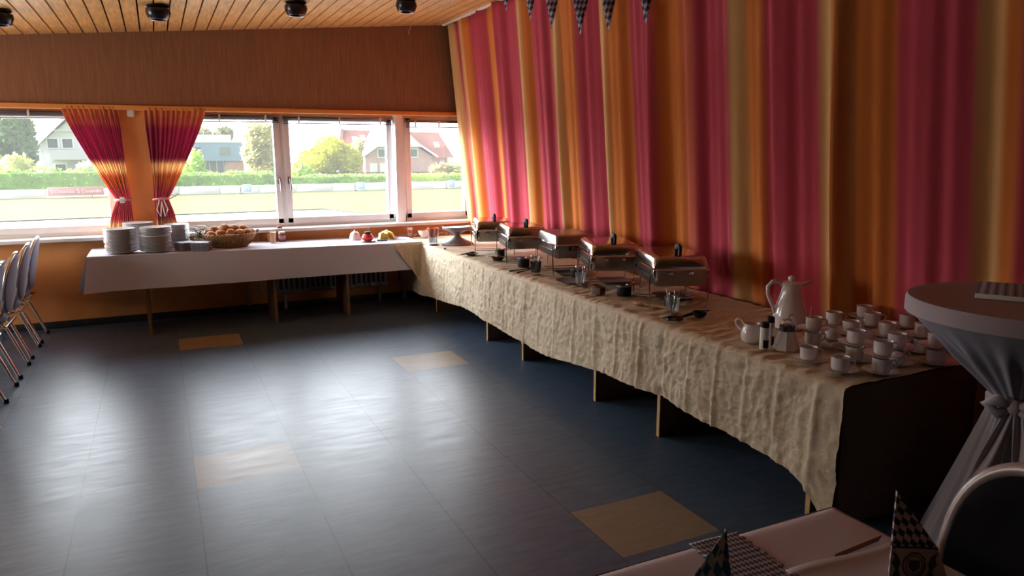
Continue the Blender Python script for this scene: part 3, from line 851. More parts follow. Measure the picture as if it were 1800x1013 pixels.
spots = [(-0.17, -0.06, 0.135, 0.2, 'at the left end of the basket, in front'), (-0.085, -0.10, 0.150, 1.1, 'second from the left along the front of the basket'), (0.01, -0.125, 0.145, 0.5, 'upright at the middle of the basket front'),
         (0.095, -0.10, 0.150, 2.0, 'right of the front middle of the basket'), (0.175, -0.05, 0.14, 2.6, 'at the right end of the basket, in front'), (-0.12, 0.03, 0.175, 0.9, 'on top of the heap at the left'),
         (-0.03, -0.03, 0.196, 0.3, 'highest on the heap, left of the middle'), (0.065, -0.01, 0.19, 1.5, 'highest on the heap, right of the middle'), (0.14, 0.04, 0.175, 2.2, 'on top of the heap at the right'),
         (-0.155, 0.12, 0.14, 0.4, 'at the back left of the heap'), (-0.05, 0.10, 0.175, 1.9, 'at the back of the heap, left of the middle'), (0.045, 0.11, 0.175, 0.8, 'at the back of the heap, right of the middle'),
         (0.14, 0.13, 0.14, 1.3, 'at the back right of the heap'), (-0.06, -0.02, 0.105, 0.0, 'buried in the left of the heap'), (0.06, 0.02, 0.105, 1.0, 'buried in the right of the heap'), (0.205, 0.03, 0.145, 1.7, 'against the right handle of the basket')]
for k, (x_, y_, z_, a, w_) in enumerate(spots):
    src = r0[k % 2]
    lb = 'brown bread roll ' + w_
    if k < 2: o = src; o.location = (bx + x_, by + y_, bz + z_); o.rotation_euler = (0.1, 0, a); props(o, lb, 'bread roll', 'bread rolls in the basket')
    else:
        o = dup(src, (bx + x_, by + y_, bz + z_), a, lb, 'bread rolls in the basket'); o.rotation_euler = (random.uniform(-.4, .4) if k != 2 else 1.0, random.uniform(-.3, .3), a)

# jars and glasses
def jar(x, y, r, h, fill, lid, label, cat='jar', labelband=None):
    t = thing('preserve_jar', label, cat, (x, y, wt(x) + 0.003))
    q = MB(); q.lathe([(0, 0), (r * 0.95, 0), (r, 0.006), (r, h * 0.78), (r * 0.82, h * 0.88), (r * 0.82, h * 0.92), (r * 0.78, h * 0.92)], 26); obj('glass_body', q, M_clear, t)
    q = MB(); q.lathe([(0, 0.004), (r * 0.9, 0.004), (r * 0.93, 0.01), (r * 0.93, h * 0.72), (0, h * 0.72)], 26); obj('filling', q, fill, t)
    if lid:
        q = MB(); q.lathe([(0, h), (r * 0.85, h), (r * 0.88, h * 0.98), (r * 0.88, h * 0.87), (r * 0.8, h * 0.87)], 26); obj('lid', q, lid, t)
    if labelband:
        q = MB(); q.lathe([(r * 1.01, h * 0.25), (r * 1.015, h * 0.26), (r * 1.015, h * 0.60), (r * 1.01, h * 0.61)], 26); obj('label_band', q, labelband, t)
jar(1.03, 8.12, 0.030, 0.10, M_marm, None, 'small orange preserve jar right behind the bread basket')
jar(1.155, 8.10, 0.037, 0.105, M_jam, M_paper, 'dark red jam jar with white lid, right of the juice glass', labelband=mat('pink_label', (0.55, 0.25, 0.32), 0.6))
jar(1.145, 8.19, 0.034, 0.155, mat('yellow_spread', (0.75, 0.55, 0.12), 0.4), M_jam, 'tall jar with dark red lid behind the jam jar')
t = thing('juice_glass', 'glass of orange juice between the bread basket and the jam jar', 'glass', (1.045, 7.97, wt(1.045) + 0.003))
q = MB(); q.lathe([(0, 0), (0.026, 0), (0.028, 0.006), (0.035, 0.128), (0.033, 0.128), (0.026, 0.008), (0, 0.008)], 26); obj('tumbler', q, M_clear, t)
q = MB(); q.lathe([(0, 0.009), (0.0255, 0.009), (0.0315, 0.108), (0, 0.108)], 26); obj('juice', q, M_juice, t)

t = thing('butter_dome', 'small white porcelain dome on the white cloth left of the red pot', 'dome', (1.90, 7.95, wt(1.9) + 0.003))
q = MB(); q.lathe([(0, 0), (0.066, 0), (0.07, 0.006), (0, 0.008)], 30); obj('saucer', q, M_porc, t)
q = MB(); q.lathe([(0.058, 0.006), (0.058, 0.03), (0.050, 0.065), (0.03, 0.088), (0, 0.094)], 30); obj('cover', q, M_porc, t)
q = MB(); q.ball((0, 0, 0.102), 0.010, 2); obj('knob', q, M_porc, t)

px_, py_ = 1.985, 7.73
t = thing('sauce_pot', 'red round pot with black top on a small dark plate', 'pot', (px_, py_, wt(px_) + 0.003))
q = MB(); q.lathe([(0, 0), (0.05, 0), (0.085, 0.010), (0.084, 0.013), (0.05, 0.006), (0, 0.006)], 32); obj('plate', q, M_gray, t)
q = MB(); q.lathe([(0, 0.007), (0.035, 0.007), (0.06, 0.03), (0.066, 0.050), (0.05, 0.075), (0.034, 0.086), (0.03, 0.085)], 32); obj('body', q, M_red, t)
q = MB(); q.lathe([(0.036, 0.083), (0.036, 0.10), (0.028, 0.108), (0, 0.108)], 26); obj('lid', q, M_blackp, t)
q = MB(); q.tube([(0.0, 0.0, 0.10), (0.012, 0, 0.135), (0.03, 0, 0.15), (0.05, 0, 0.155)], 0.0045, 6); obj('spoon_handle', q, M_gray, t)

t = thing('cheese_platter', 'small platter of yellow cheese wedges right of the red pot', 'platter', (2.245, 7.90, wt(2.245) + 0.004))
q = MB(); q.lathe([(0, 0), (0.08, 0), (0.13, 0.012), (0.128, 0.015), (0.08, 0.005), (0, 0.005)], 36); obj('plate', q, M_clear, t)
for (x_, y_, a, s_) in ((-0.055, -0.01, 0.4, 1), (0.0, -0.03, 1.4, 1.0), (0.05, 0.0, 2.2, 1.1), (-0.01, 0.035, 0.2, 1.2)):
    q = MB(); M3 = Matrix.Rotation(a, 3, 'Z')
    q.prism([M3 @ Vector((-0.045 * s_, -0.02, 0)) + Vector((x_, y_, 0.006)), M3 @ Vector((0.045 * s_, -0.02, 0)) + Vector((x_, y_, 0.006)), M3 @ Vector((0.03 * s_, 0.0, 0.075 * s_)) + Vector((x_, y_, 0.006)), M3 @ Vector((-0.02 * s_, 0, 0.06 * s_)) + Vector((x_, y_, 0.006))], M3 @ Vector((0, 0.035, 0)))
    obj('cheese_wedge', q, M_yellow, t)
t = thing('carving_knife', 'long dark knife lying along the front corner edge below the cheese', 'knife', (2.09, 7.73, wt(2.1) + 0.012), R(-15))
q = MB(); q.box((0.05, 0, 0), (0.11, 0.02, 0.014), 0.005); obj('handle', q, M_blackp, t)
q = MB(); q.prism([(0.105, -0.011, 0.002), (0.30, -0.008, 0.002), (0.335, 0.010, 0.002), (0.105, 0.011, 0.002)], (0, 0, 0.002)); obj('blade', q, mat('dark_blade', (0.25, 0.22, 0.2), 0.3, metal=1.0), t)

# ------------------------------------------------------------------ chairs with oval backs
def oval(a, hw, hh, p=2.35):
    c, s_ = math.cos(a), math.sin(a)
    return (hw * math.copysign(abs(c) ** (2 / p), c), hh * math.copysign(abs(s_) ** (2 / p), s_))
def make_chair(pad, label, loc, rz, group, rimM=M_chrome, rr=0.011):
    """origin on the floor below the seat; sitter faces -x; the backrest is at +x"""
    t = thing('banquet_chair', label, 'chair', loc, rz, group)
    # back plane leans backward: centre, tilt
    zc_, hw, hh = 0.715, 0.205, 0.235
    tl = 0.20
    def bk(yy, zz, d):
        k = zz - zc_
        return Vector((0.0 + k * tl + d + 0.05 * (yy / hw) ** 2 * -0.5, yy, zz))
    def pad_mesh(side, scale, thick):
        q = MB()
        rings = []
        for j, (s_, d) in enumerate(((1.0, 0.0), (1.0, thick * 0.55), (0.93, thick * 0.9), (0.75, thick), (0.4, thick * 1.05))):
            L = []
            for k in range(44):
                y_, z_ = oval(2 * PI * k / 44, hw * scale * s_, hh * scale * s_)
                L.append(q.bm.verts.new(bk(y_, zc_ + z_, side * d)))
            rings.append(L)
        for a_, b_ in zip(rings[:-1], rings[1:]):
            for k in range(44): q.f([a_[k], a_[(k + 1) % 44], b_[(k + 1) % 44], b_[k]])
        cvt = q.bm.verts.new(bk(0, zc_, side * thick * 1.06))
        for k in range(44): q.f([rings[-1][k], rings[-1][(k + 1) % 44], cvt])
        return q
    br = obj('backrest', pad_mesh(-1, 0.94, 0.042), pad, t)
    obj('back_shell', pad_mesh(1, 0.94, 0.012), pad, br)
    q = MB(); q.tube([bk(*[(y_, zc_ + z_) for y_, z_ in [oval(2 * PI * k / 60, hw, hh)]][0], -0.004) for k in range(60)], rr, 10, closed=True)
    obj('back_frame', q, rimM, t)
    q = MB()
    def seat(u, v): return None
    prof = [(0, 0.0), (0.9, 0.0), (1.0, 0.012), (1.0, 0.03), (0.93, 0.05), (0.6, 0.06), (0, 0.063)]
    rings = []
    for s_, z_ in prof:
        if s_ == 0: rings.append([q.bm.verts.new((-0.285, 0, 0.415 + z_))]); continue
        rings.append([q.bm.verts.new((-0.285 + oval(2 * PI * k / 40, 0.215 * s_, 0.215 * s_, 3.6)[0], oval(2 * PI * k / 40, 0.215 * s_, 0.215 * s_, 3.6)[1], 0.415 + z_)) for k in range(40)])
    for a_, b_ in zip(rings[:-1], rings[1:]):
        for k in range(40):
            if len(a_) == 1: q.f([a_[0], b_[k], b_[(k + 1) % 40]])
            elif len(b_) == 1: q.f([a_[k], a_[(k + 1) % 40], b_[0]])
            else: q.f([a_[k], a_[(k + 1) % 40], b_[(k + 1) % 40], b_[k]])
    obj('seat', q, pad, t)
    for s_ in (-1, 1):
        q = MB(); q.tube([bk(s_ * 0.19, zc_ - 0.10, 0.0), bk(s_ * 0.195, zc_ - 0.20, 0.0), (-0.10, s_ * 0.20, 0.44), (-0.16, s_ * 0.20, 0.405)], 0.012, 8)
        obj('back_support', q, rimM, t)
        q = MB(); q.tube([(-0.17, s_ * 0.20, 0.40), (-0.11, s_ * 0.205, 0.31), (0.0, s_ * 0.21, 0.012)], 0.0125, 10)
        lg = obj('leg', q, rimM, t)
        q = MB(); q.lathe([(0, 0), (0.017, 0), (0.016, 0.03), (0, 0.03)], 12, (0.004, s_ * 0.21, 0)); obj('rubber_foot', q, M_blackp, lg)
        q = MB(); q.tube([(-0.33, s_ * 0.19, 0.40), (-0.38, s_ * 0.195, 0.31), (-0.43, s_ * 0.20, 0.012)], 0.0125, 10)
        lg = obj('leg', q, rimM, t)
        q = MB(); q.lathe([(0, 0), (0.017, 0), (0.016, 0.03), (0, 0.03)], 12, (-0.432, s_ * 0.20, 0)); obj('rubber_foot', q, M_blackp, lg)
    q = MB(); q.tube([(-0.40, -0.19, 0.405), (-0.40, 0.19, 0.405), (-0.05, 0.195, 0.405), (-0.05, -0.195, 0.405)], 0.011, 8, closed=True); obj('seat_frame', q, rimM, t)
    return t
GC = 'chairs in a row at the white table on the left'
ch = make_chair(M_lav, 'oval-backed grey-blue chair closest to the windows in the row at the left edge', (-1.07, 7.90, 0), 0, GC)
for y_, w_ in ((7.33, 'oval-backed grey-blue chair second from the windows in the left row'), (6.71, 'oval-backed grey-blue chair third from the windows in the left row'), (6.10, 'oval-backed grey-blue chair cut by the left frame edge, farthest from the windows')):
    dup(ch, (-1.07, y_, 0), 0.0, w_)
# table at the left edge with white cloth
t = thing('dining_table', 'long table under a white cloth behind the row of grey-blue chairs', 'table', (-1.75, 6.6, 0))
q = MB(); q.box((0, 0, 0.715), (0.80, 2.9, 0.026), 0.003); obj('tabletop', q, M_darkboard, t)
for x_ in (-0.35, 0.35):
    for y_ in (-1.38, 1.38):
        q = MB(); q.box((x_, y_, 0.35), (0.035, 0.035, 0.70), 0.003); obj('leg', q, M_chrome, t)
q = MB(); q.box((-1.75, 6.6, 0.733), (0.86, 2.96, 0.006), 0.003)
for s_ in (-1, 1):
    q.box((-1.75 + s_ * 0.43, 6.6, 0.655), (0.005, 2.96, 0.155)); q.box((-1.75, 6.6 + s_ * 1.48, 0.655), (0.86, 0.005, 0.155))
obj('tablecloth', q, M_cloth, label='white tablecloth on the table at the left edge, behind the chairs', cat='tablecloth')

# ------------------------------------------------------------------ things on the cream cloth
TL = TZL + 0.0085
# glass of juice, red bowl, glass with red napkin at the corner
t = thing('beverage_glass', 'narrow glass of orange drink at the table corner under the window', 'glass', (2.56, 8.06, TL))
q = MB(); q.lathe([(0, 0), (0.024, 0), (0.026, 0.006), (0.032, 0.115), (0.030, 0.115), (0.024, 0.008), (0, 0.008)], 24); obj('tumbler', q, M_clear, t)
q = MB(); q.lathe([(0, 0.009), (0.0235, 0.009), (0.0265, 0.055), (0, 0.055)], 24); obj('yellow_layer', q, M_juice, t)
q = MB(); q.lathe([(0, 0.056), (0.0267, 0.056), (0.029, 0.095), (0, 0.095)], 24); obj('red_layer', q, M_red, t)
t = thing('serving_bowl', 'small glass bowl of red sauce between the orange drink and the cutlery glass', 'bowl', (2.715, 7.99, TL))
q = MB(); q.lathe([(0, 0), (0.035, 0), (0.04, 0.006), (0.07, 0.05), (0.077, 0.082), (0.072, 0.082), (0.065, 0.05), (0.035, 0.012), (0, 0.012)], 32); obj('bowl_body', q, M_porc, t)
q = MB(); q.lathe([(0, 0.064), (0.066, 0.064), (0.069, 0.070), (0, 0.074)], 32); obj('red_sauce', q, M_red, t)
def fork(q, a, lean, h, base=0.01):
    d = Vector((math.cos(a), math.sin(a), 0))
    p0 = d * 0.012 + Vector((0, 0, base)); p1 = d * lean + Vector((0, 0, base + h))
    q.tube([p0, p0.lerp(p1, 0.6), p1], [0.0025, 0.003, 0.004], 6)
    s_ = d.cross(Vector((0, 0, 1)))
    for k in (-1, 0, 1): q.tube([p1 + s_ * k * 0.006, p1 + s_ * k * 0.007 + (p1 - p0).normalized() * 0.035], 0.0018, 5)
def spoon(q, a, lean, h, base=0.01):
    d = Vector((math.cos(a), math.sin(a), 0))
    p0 = d * 0.012 + Vector((0, 0, base)); p1 = d * lean + Vector((0, 0, base + h))
    q.tube([p0, p0.lerp(p1, 0.6), p1], [0.0025, 0.003, 0.0035], 6)
    q.ball(p1 + (p1 - p0).normalized() * 0.018, 0.018, 1, (0.55, 0.55, 1.1))
t = thing('napkin_glass', 'flared glass holding a red napkin on a steel saucer by the cake stand', 'glass', (2.585, 7.33, TL))
q = MB(); q.lathe([(0, 0), (0.045, 0), (0.06, 0.010), (0.058, 0.013), (0.04, 0.006), (0, 0.006)], 28); obj('saucer', q, M_brushed, t)
q = MB(); q.lathe([(0, 0.007), (0.040, 0.007), (0.044, 0.014), (0.062, 0.175), (0.060, 0.175), (0.041, 0.016), (0, 0.014)], 28); obj('tumbler', q, M_clear, t)
q = MB(); q.lathe([(0.03, 0.08), (0.05, 0.10), (0.058, 0.172), (0.052, 0.178), (0.02, 0.15)], 18, wob=lambda a, z: 1 + 0.06 * math.sin(a * 4)); obj('red_napkin', q, mat('red_orange_napkin', (0.75, 0.20, 0.10), 0.8, transl=0.3), t)
for k, a in enumerate((0.3, 2.0, 3.4, 5.0)):
    q = MB(); (fork if k % 2 else spoon)(q, a, 0.028, 0.09, 0.03)
    o = obj('teaspoon' if k % 2 == 0 else 'cake_fork', q, M_steel, loc=(2.585, 7.33, TL), label=('small steel spoon in the flared napkin glass, ' if k % 2 == 0 else 'small steel fork in the flared napkin glass, ') + ['at the right side', 'at the back left', 'at the left side', 'at the front'][k], cat='spoon' if k % 2 == 0 else 'fork', group='cutlery in the napkin glass')

# cake stand: hourglass of grey melamine
t = thing('cake_stand', 'grey hourglass-shaped cake stand at the far corner of the long buffet', 'cake stand', (2.835, 7.28, TL))
q = MB(); q.lathe([(0, 0.0), (0.168, 0.0), (0.172, 0.006), (0.165, 0.014), (0.10, 0.042), (0.05, 0.066), (0.033, 0.085), (0.034, 0.100), (0.06, 0.122), (0.10, 0.140), (0.10, 0.141), (0, 0.141)], 48); obj('pedestal', q, M_gray, t)
q = MB(); q.lathe([(0.09, 0.138), (0.155, 0.156), (0.158, 0.162), (0.156, 0.186), (0.150, 0.188), (0.147, 0.178), (0, 0.176)], 48); obj('top_plate', q, M_gray, t)
t = thing('cheese_slicer', 'dark small block beside the foot of the cake stand', 'box', (2.65, 7.51, TL), R(-20))
q = MB(); q.box((0, 0, 0.03), (0.09, 0.07, 0.055), 0.006); obj('box_body', q, M_gray, t)
q = MB(); q.box((0, 0, 0.062), (0.094, 0.074, 0.01), 0.004); obj('lid', q, M_blackp, t)
q = MB(); q.lathe([(0, 0), (0.012, 0), (0.013, 0.004), (0.012, 0.010), (0, 0.011)], 16)
obj('bottle_cap', q, M_blackp, loc=(2.565, 6.93, TL), label='tiny black bottle cap on the cream cloth before the cake stand', cat='bottle cap')

# chafing dishes
def rrect(hx, hy, r, n=5):
    P = []
    for cx, cy, a0 in ((hx - r, hy - r, 0), (-hx + r, hy - r, 90), (-hx + r, -hy + r, 180), (hx - r, -hy + r, 270)):
        for k in range(n + 1):
            a = R(a0 + 90 * k / n); P.append((cx + r * math.cos(a), cy + r * math.sin(a)))
    return P
def loft(q, secs, cap0=True, cap1=True):
    rings = [[q.bm.verts.new((x_, y_, z_)) for x_, y_ in P] for P, z_ in secs]
    n_ = len(rings[0])
    for a_, b_ in zip(rings[:-1], rings[1:]):
        for k in range(n_): q.f([a_[k], a_[(k + 1) % n_], b_[(k + 1) % n_], b_[k]])
    if cap0: q.f(rings[0][::-1])
    if cap1: q.f(rings[-1])
def chafer(loc, rz, label, lid=True, plate=None):
    t = thing('chafing_dish', label, 'chafing dish', loc, rz, 'chafing dishes in a row on the buffet')
    w, d = 0.172, 0.262
    q = MB(); loft(q, [(rrect(w - 0.012, d - 0.012, 0.035), 0.138), (rrect(w - 0.004, d - 0.004, 0.035), 0.150), (rrect(w, d, 0.035), 0.235), (rrect(w + 0.002, d + 0.002, 0.035), 0.240), (rrect(w - 0.006, d - 0.006, 0.03), 0.240), (rrect(w - 0.012, d - 0.012, 0.03), 0.16)], True, True)
    pan = obj('water_pan', q, M_brushed, t)
    q = MB(); loft(q, [(rrect(w + 0.010, d + 0.010, 0.03), 0.238), (rrect(w + 0.012, d + 0.012, 0.03), 0.243), (rrect(w + 0.006, d + 0.006, 0.03), 0.249), (rrect(w - 0.012, d - 0.012, 0.025), 0.249)], True, False); obj('rim', q, M_steel, t)
    if lid:
        q = MB(); loft(q, [(rrect(w + 0.006, d + 0.006, 0.03), 0.250), (rrect(w + 0.006, d + 0.006, 0.03), 0.262), (rrect(w - 0.004, d - 0.004, 0.035), 0.298), (rrect(w - 0.010, d - 0.010, 0.035), 0.314), (rrect(w - 0.020, d - 0.022, 0.035), 0.323), (rrect(w - 0.036, d - 0.04, 0.03), 0.326)], True, True)
        ld = obj('lid', q, M_steel, t)
        q = MB()
        q.tube([(0.0, -d + 0.045, 0.322), (0.0, -d + 0.045, 0.372), (0.0, -d + 0.06, 0.384), (0.0, -d + 0.115, 0.384), (0.0, -d + 0.13, 0.372), (0.0, -d + 0.13, 0.322)], 0.011, 8)
        q.box((0, -d + 0.088, 0.372), (0.03, 0.075, 0.028), 0.008)
        obj('lid_handle', q, M_blackp, ld)
    else:
        q = MB()
        loft(q, [(rrect(w + 0.004, d + 0.004, 0.03), 0.250), (rrect(w - 0.004, d - 0.004, 0.035), 0.300), (rrect(w - 0.012, d - 0.014, 0.035), 0.314), (rrect(w - 0.028, d - 0.03, 0.035), 0.319)], True, True)
        ld = obj('lid', q, M_brushed, t)
    # stand: four wire legs, side rails and a burner shelf
    for sx_ in (-1, 1):
        for sy_ in (-1, 1):
            q = MB(); q.tube([(sx_ * (w + 0.012), sy_ * (d - 0.05), 0.232), (sx_ * (w + 0.014), sy_ * (d - 0.035), 0.12), (sx_ * (w + 0.010), sy_ * (d - 0.03), 0.006)], 0.0048, 7); obj('leg', q, M_chrome, t)
    q = MB(); q.tube([(sx_ * (w + 0.013), sy_ * (d - 0.04), 0.20) for sx_, sy_ in ((-1, -1), (1, -1), (1, 1), (-1, 1))], 0.0045, 7, closed=True); obj('stand_frame', q, M_chrome, t)
    q = MB()
    for y_ in (-0.055, 0.055): q.tube([(-w - 0.01, y_, 0.03), (w + 0.01, y_, 0.03)], 0.004, 6)
    obj('shelf_rails', q, M_chrome, t)
    q = MB(); q.box((-w * 0.95, -d - 0.001, 0.195), (0.03, 0.012, 0.10), 0.005); obj('corner_post', q, M_steel, t)
    if plate:
        q = MB(); q.box((plate[0], -d - 0.003, 0.215), (plate[1], 0.006, 0.030), 0.002); pl = obj('name_plate', q, M_blackp, t)
        if plate[2]:
            q = MB(); q.add(txt(plate[2], 0.024, 0.0006), Matrix.Translation((plate[0] - plate[1] * 0.2, -d - 0.0068, 0.215)) @ Matrix.Rotation(R(90), 4, 'X')); obj('plate_lettering', q, M_paper, pl, ang=0)
    else:
        for x_ in (-0.07, 0.06):
            q = MB(); q.box((x_, -d - 0.004, 0.222), (0.035, 0.010, 0.022), 0.003); obj('latch', q, M_steel, t)
    return t
chafer((2.885, 6.47, TL), R(-18), 'lidded steel chafing dish closest to the windows, beside the cake stand')
chafer((2.90, 5.86, TL), R(-14), 'lidded steel chafing dish second from the windows')
chafer((2.985, 5.20, TL), R(-12), 'middle chafing dish with flat lid, no handle and a lettered plate', lid=False, plate=(0.03, 0.19, 'EE.SUSS'))
chafer((2.94, 4.51, TL), R(-21), 'lidded steel chafing dish fourth from the windows, pink reflections on its lid')
chafer((2.975, 3.83, TL), R(-22), 'lidded steel chafing dish nearest the coffee pot')
# fuel burners
def burner(x_, y_, z_, label, r=0.044, h=0.062):
    t = thing('fuel_burner', label, 'burner', (x_, y_, z_), group='fuel burners below the chafing dishes')
    q = MB(); q.lathe([(0, 0), (r, 0), (r * 1.02, 0.004), (r * 1.02, h), (r * 0.92, h + 0.003), (r * 0.9, h - 0.006), (0, h - 0.008)], 28); obj('can', q, M_blackp, t)
    q = MB(); q.lathe([(r * 1.05, h * 0.93), (r * 1.10, h * 0.96), (r * 1.10, h + 0.004), (r * 0.5, h + 0.006), (r * 0.48, h)], 28); obj('cover_ring', q, M_brushed, t)
    q = MB(); q.tube([(r, 0, h), (r + 0.05, 0, h + 0.004), (r + 0.075, 0, h + 0.004)], 0.0045, 6); obj('snuffer_handle', q, M_brushed, t)
burner(2.86, 6.24, TL, 'black fuel burner under the chafing dish closest to the windows')
burner(2.755, 5.53, TL, 'black fuel burner in front of the second chafing dish', 0.05, 0.075)
burner(2.90, 4.90, TL, 'black fuel burner under the middle chafing dish')
burner(2.80, 4.09, TL, 'black fuel burner in front of the fourth chafing dish', 0.048, 0.068)
burner(2.86, 3.66, TL, 'black fuel burner under the chafing dish nearest the coffee pot', 0.04, 0.06)
# spoon rests and small dishes
def dish(x_, y_, r, label, M_, deep=0.016, cat='dish', name='small_dish', sx_=1.0):
    q = MB(); q.lathe([(0, 0), (r * 0.6, 0), (r * 0.65, 0.002), (r, deep), (r * 0.98, deep + 0.002), (r * 0.6, 0.006), (0, 0.006)], 32, M=Matrix.Diagonal((sx_, 1, 1, 1)))
    return obj(name, q, M_, loc=(x_, y_, TL), label=label, cat=cat)
def wooden(x_, y_, rz, z_, label, L=0.16):
    t = thing('cooking_spoon', label, 'spoon', (x_, y_, TL + z_), rz, 'wooden spoons on the buffet')
    q = MB(); q.tube([(0.02, 0, 0.012), (L * 0.6, 0, 0.006), (L, 0, 0.002)], [0.006, 0.0055, 0.006], 8); obj('handle', q, M_wood_sp, t)
    q = MB(); q.ball((-0.01, 0, 0.012), 0.03, 2, (1.1, 0.8, 0.4)); obj('bowl', q, M_wood_sp, t)
dish(2.635, 6.40, 0.066, 'small dark dish with a brown spoon before the first chafing dish', M_blackp)
wooden(2.635, 6.41, R(200), 0.012, 'brown spoon on the small dark dish before the first chafing dish', 0.13)
dish(2.715, 5.97, 0.060, 'small dark bowl with an orange spoon before the second chafing dish', M_blackp, 0.03, 'bowl', 'small_bowl')
wooden(2.715, 5.98, R(120), 0.026, 'orange-brown spoon in the small dark bowl before the second chafing dish', 0.10)
dish(2.725, 4.70, 0.13, 'dark oval platter before the middle chafing dish', M_gray, 0.014, 'platter', 'oval_platter', 0.75)
t = thing('spice_box', 'small dark brown block on the cloth edge before the fourth chafing dish', 'box', (2.665, 4.20, TL), R(20))
q = MB(); q.box((0, 0, 0.024), (0.06, 0.075, 0.045), 0.005); obj('box_body', q, mat('dark_brown_box', (0.09, 0.03, 0.02), 0.6), t)
q = MB(); q.prism([(-0.03, -0.037, 0.047), (0.03, -0.037, 0.047), (0.03, 0.037, 0.062), (-0.03, 0.037, 0.062)], (0, 0, 0.003)); obj('flap', q, mat('brown_card', (0.14, 0.05, 0.03), 0.6), t)
for x_, y_, rz, lb in ((3.05, 4.60, R(-20), 'dark square drip tray under the fourth chafing dish'), (3.06, 3.90, R(-24), 'dark square drip tray under the chafing dish nearest the coffee pot'), (2.94, 5.05, R(-11), 'dark square drip tray under the middle chafing dish')):
    q = MB(); loft(q, [(rrect(0.10, 0.10, 0.02), 0.0), (rrect(0.115, 0.115, 0.02), 0.012), (rrect(0.118, 0.118, 0.02), 0.013), (rrect(0.112, 0.112, 0.02), 0.012), (rrect(0.10, 0.10, 0.02), 0.003)])
    obj('drip_tray', q, M_gray, loc=(x_, y_, TL), rz=rz, label=lb, cat='tray', group='drip trays under the chafing dishes')
# glasses with cutlery
def cut_glass(x_, y_, r, h, label, kind, where, body=M_clear):
    t = thing('cutlery_glass', label, 'glass', (x_, y_, TL))
    q = MB(); q.lathe([(0, 0), (r * 0.72, 0), (r * 0.76, 0.006), (r, h), (r * 0.96, h), (r * 0.72, 0.01), (0, 0.009)], 28); obj('tumbler', q, body, t)
    q = MB(); q.lathe([(r * 0.74, 0.0), (r * 0.78, 0.002), (r * 0.80, 0.016), (r * 0.76, 0.017)], 28); obj('foot_ring', q, M_steel, t)
    for k in range(4):
        a = k * 1.57 + 0.5
        q = MB(); (fork if kind[k] == 'f' else spoon)(q, a, r * 0.78, h * (0.95 + 0.1 * (k % 2)), 0.012)
        nm = 'serving_fork' if kind[k] == 'f' else 'serving_spoon'
        obj(nm, q, M_steel if k % 2 else M_brushed, loc=(x_, y_, TL), label='steel %s in the cutlery glass %s, %s' % ('fork' if kind[k] == 'f' else 'spoon', where, ['right of centre', 'at the back', 'at the left', 'at the front'][k]), cat='fork' if kind[k] == 'f' else 'spoon', group='cutlery standing in the glasses')
cut_glass(2.675, 5.15, 0.046, 0.10, 'glass of dark cutlery before the second chafing dish', 'fsff', 'before the second chafing dish', glassy('smoked_glass', (0.35, 0.35, 0.36), 0.12))
cut_glass(2.735, 4.555, 0.042, 0.095, 'slim glass of cutlery on the platter edge before the middle chafing dish', 'ssfs', 'before the middle chafing dish')
cut_glass(2.725, 3.47, 0.044, 0.10, 'glass of pale cutlery before the chafing dish nearest the coffee pot', 'sfsf', 'before the nearest chafing dish')
# tongs, whisk, ladle, spoons lying about
def tongs(x_, y_, rz, label, L=0.20, M_=M_brushed):
    q = MB()
    for s_ in (-1, 1):
        q.tube([(-L / 2, 0, 0.008), (-L * 0.3, s_ * 0.018, 0.008), (0.1 * L, s_ * 0.035, 0.006), (L / 2, s_ * 0.045, 0.005)], [0.006, 0.0045, 0.0045, 0.007], 7)
    return obj('serving_tongs', q, M_, loc=(x_, y_, TL + 0.003), rz=rz, label=label, cat='tongs', group='serving tongs on the buffet')
tongs(2.645, 5.32, R(200), 'dark serving tongs lying before the glass of dark cutlery', 0.22, M_blackp)
tongs(2.79, 3.95, R(-30), 'steel serving tongs lying before the fourth chafing dish burner', 0.16, M_steel)
t = thing('wire_whisk', 'dark wire whisk lying on the cloth below the glass of pale cutlery', 'whisk', (2.68, 3.34, TL + 0.006), R(15))
q = MB()
for k in range(6):
    w_ = 0.012 + 0.009 * k
    q.tube([(0.02, 0, 0.004), (-0.03, w_ * 0.8, 0.006 + 0.002 * (k % 3)), (-0.085, w_, 0.006), (-0.115 + 0.004 * k, 0, 0.006), (-0.085, -w_, 0.006), (-0.03, -w_ * 0.8, 0.006), (0.02, 0, 0.004)], 0.0034, 5)
obj('wire_loops', q, mat('dark_wire', (0.05, 0.045, 0.04), 0.3, metal=0.7), t)
q = MB(); q.tube([(0.015, 0, 0.005), (0.06, 0, 0.008), (0.13, 0, 0.010)], [0.005, 0.008, 0.009], 9); obj('handle', q, M_blackp, t)
t = thing('ladle', 'black ladle lying beside the wire whisk', 'ladle', (2.80, 3.31, TL + 0.003), R(35))
q = MB(); q.lathe([(0, 0), (0.02, 0.002), (0.038, 0.02), (0.042, 0.036), (0.040, 0.036), (0.034, 0.02), (0, 0.006)], 24); obj('cup', q, M_blackp, t)
q = MB(); q.tube([(0.038, 0, 0.032), (0.07, 0, 0.028), (0.15, 0, 0.012), (0.2, 0, 0.006)], 0.0055, 7); obj('handle', q, M_blackp, t)
t = thing('cooking_spoon', 'pale wooden spoon lying left of the glass of pale cutlery', 'spoon', (2.70, 3.78, TL), R(-60), 'wooden spoons on the buffet')
q = MB(); q.tube([(0.03, 0, 0.010), (0.12, 0, 0.007), (0.22, 0, 0.006)], [0.006, 0.006, 0.007], 8); obj('handle', q, M_ply, t)
q = MB(); q.ball((0.0, 0, 0.011), 0.034, 2, (1.1, 0.75, 0.3)); obj('bowl', q, M_ply, t)

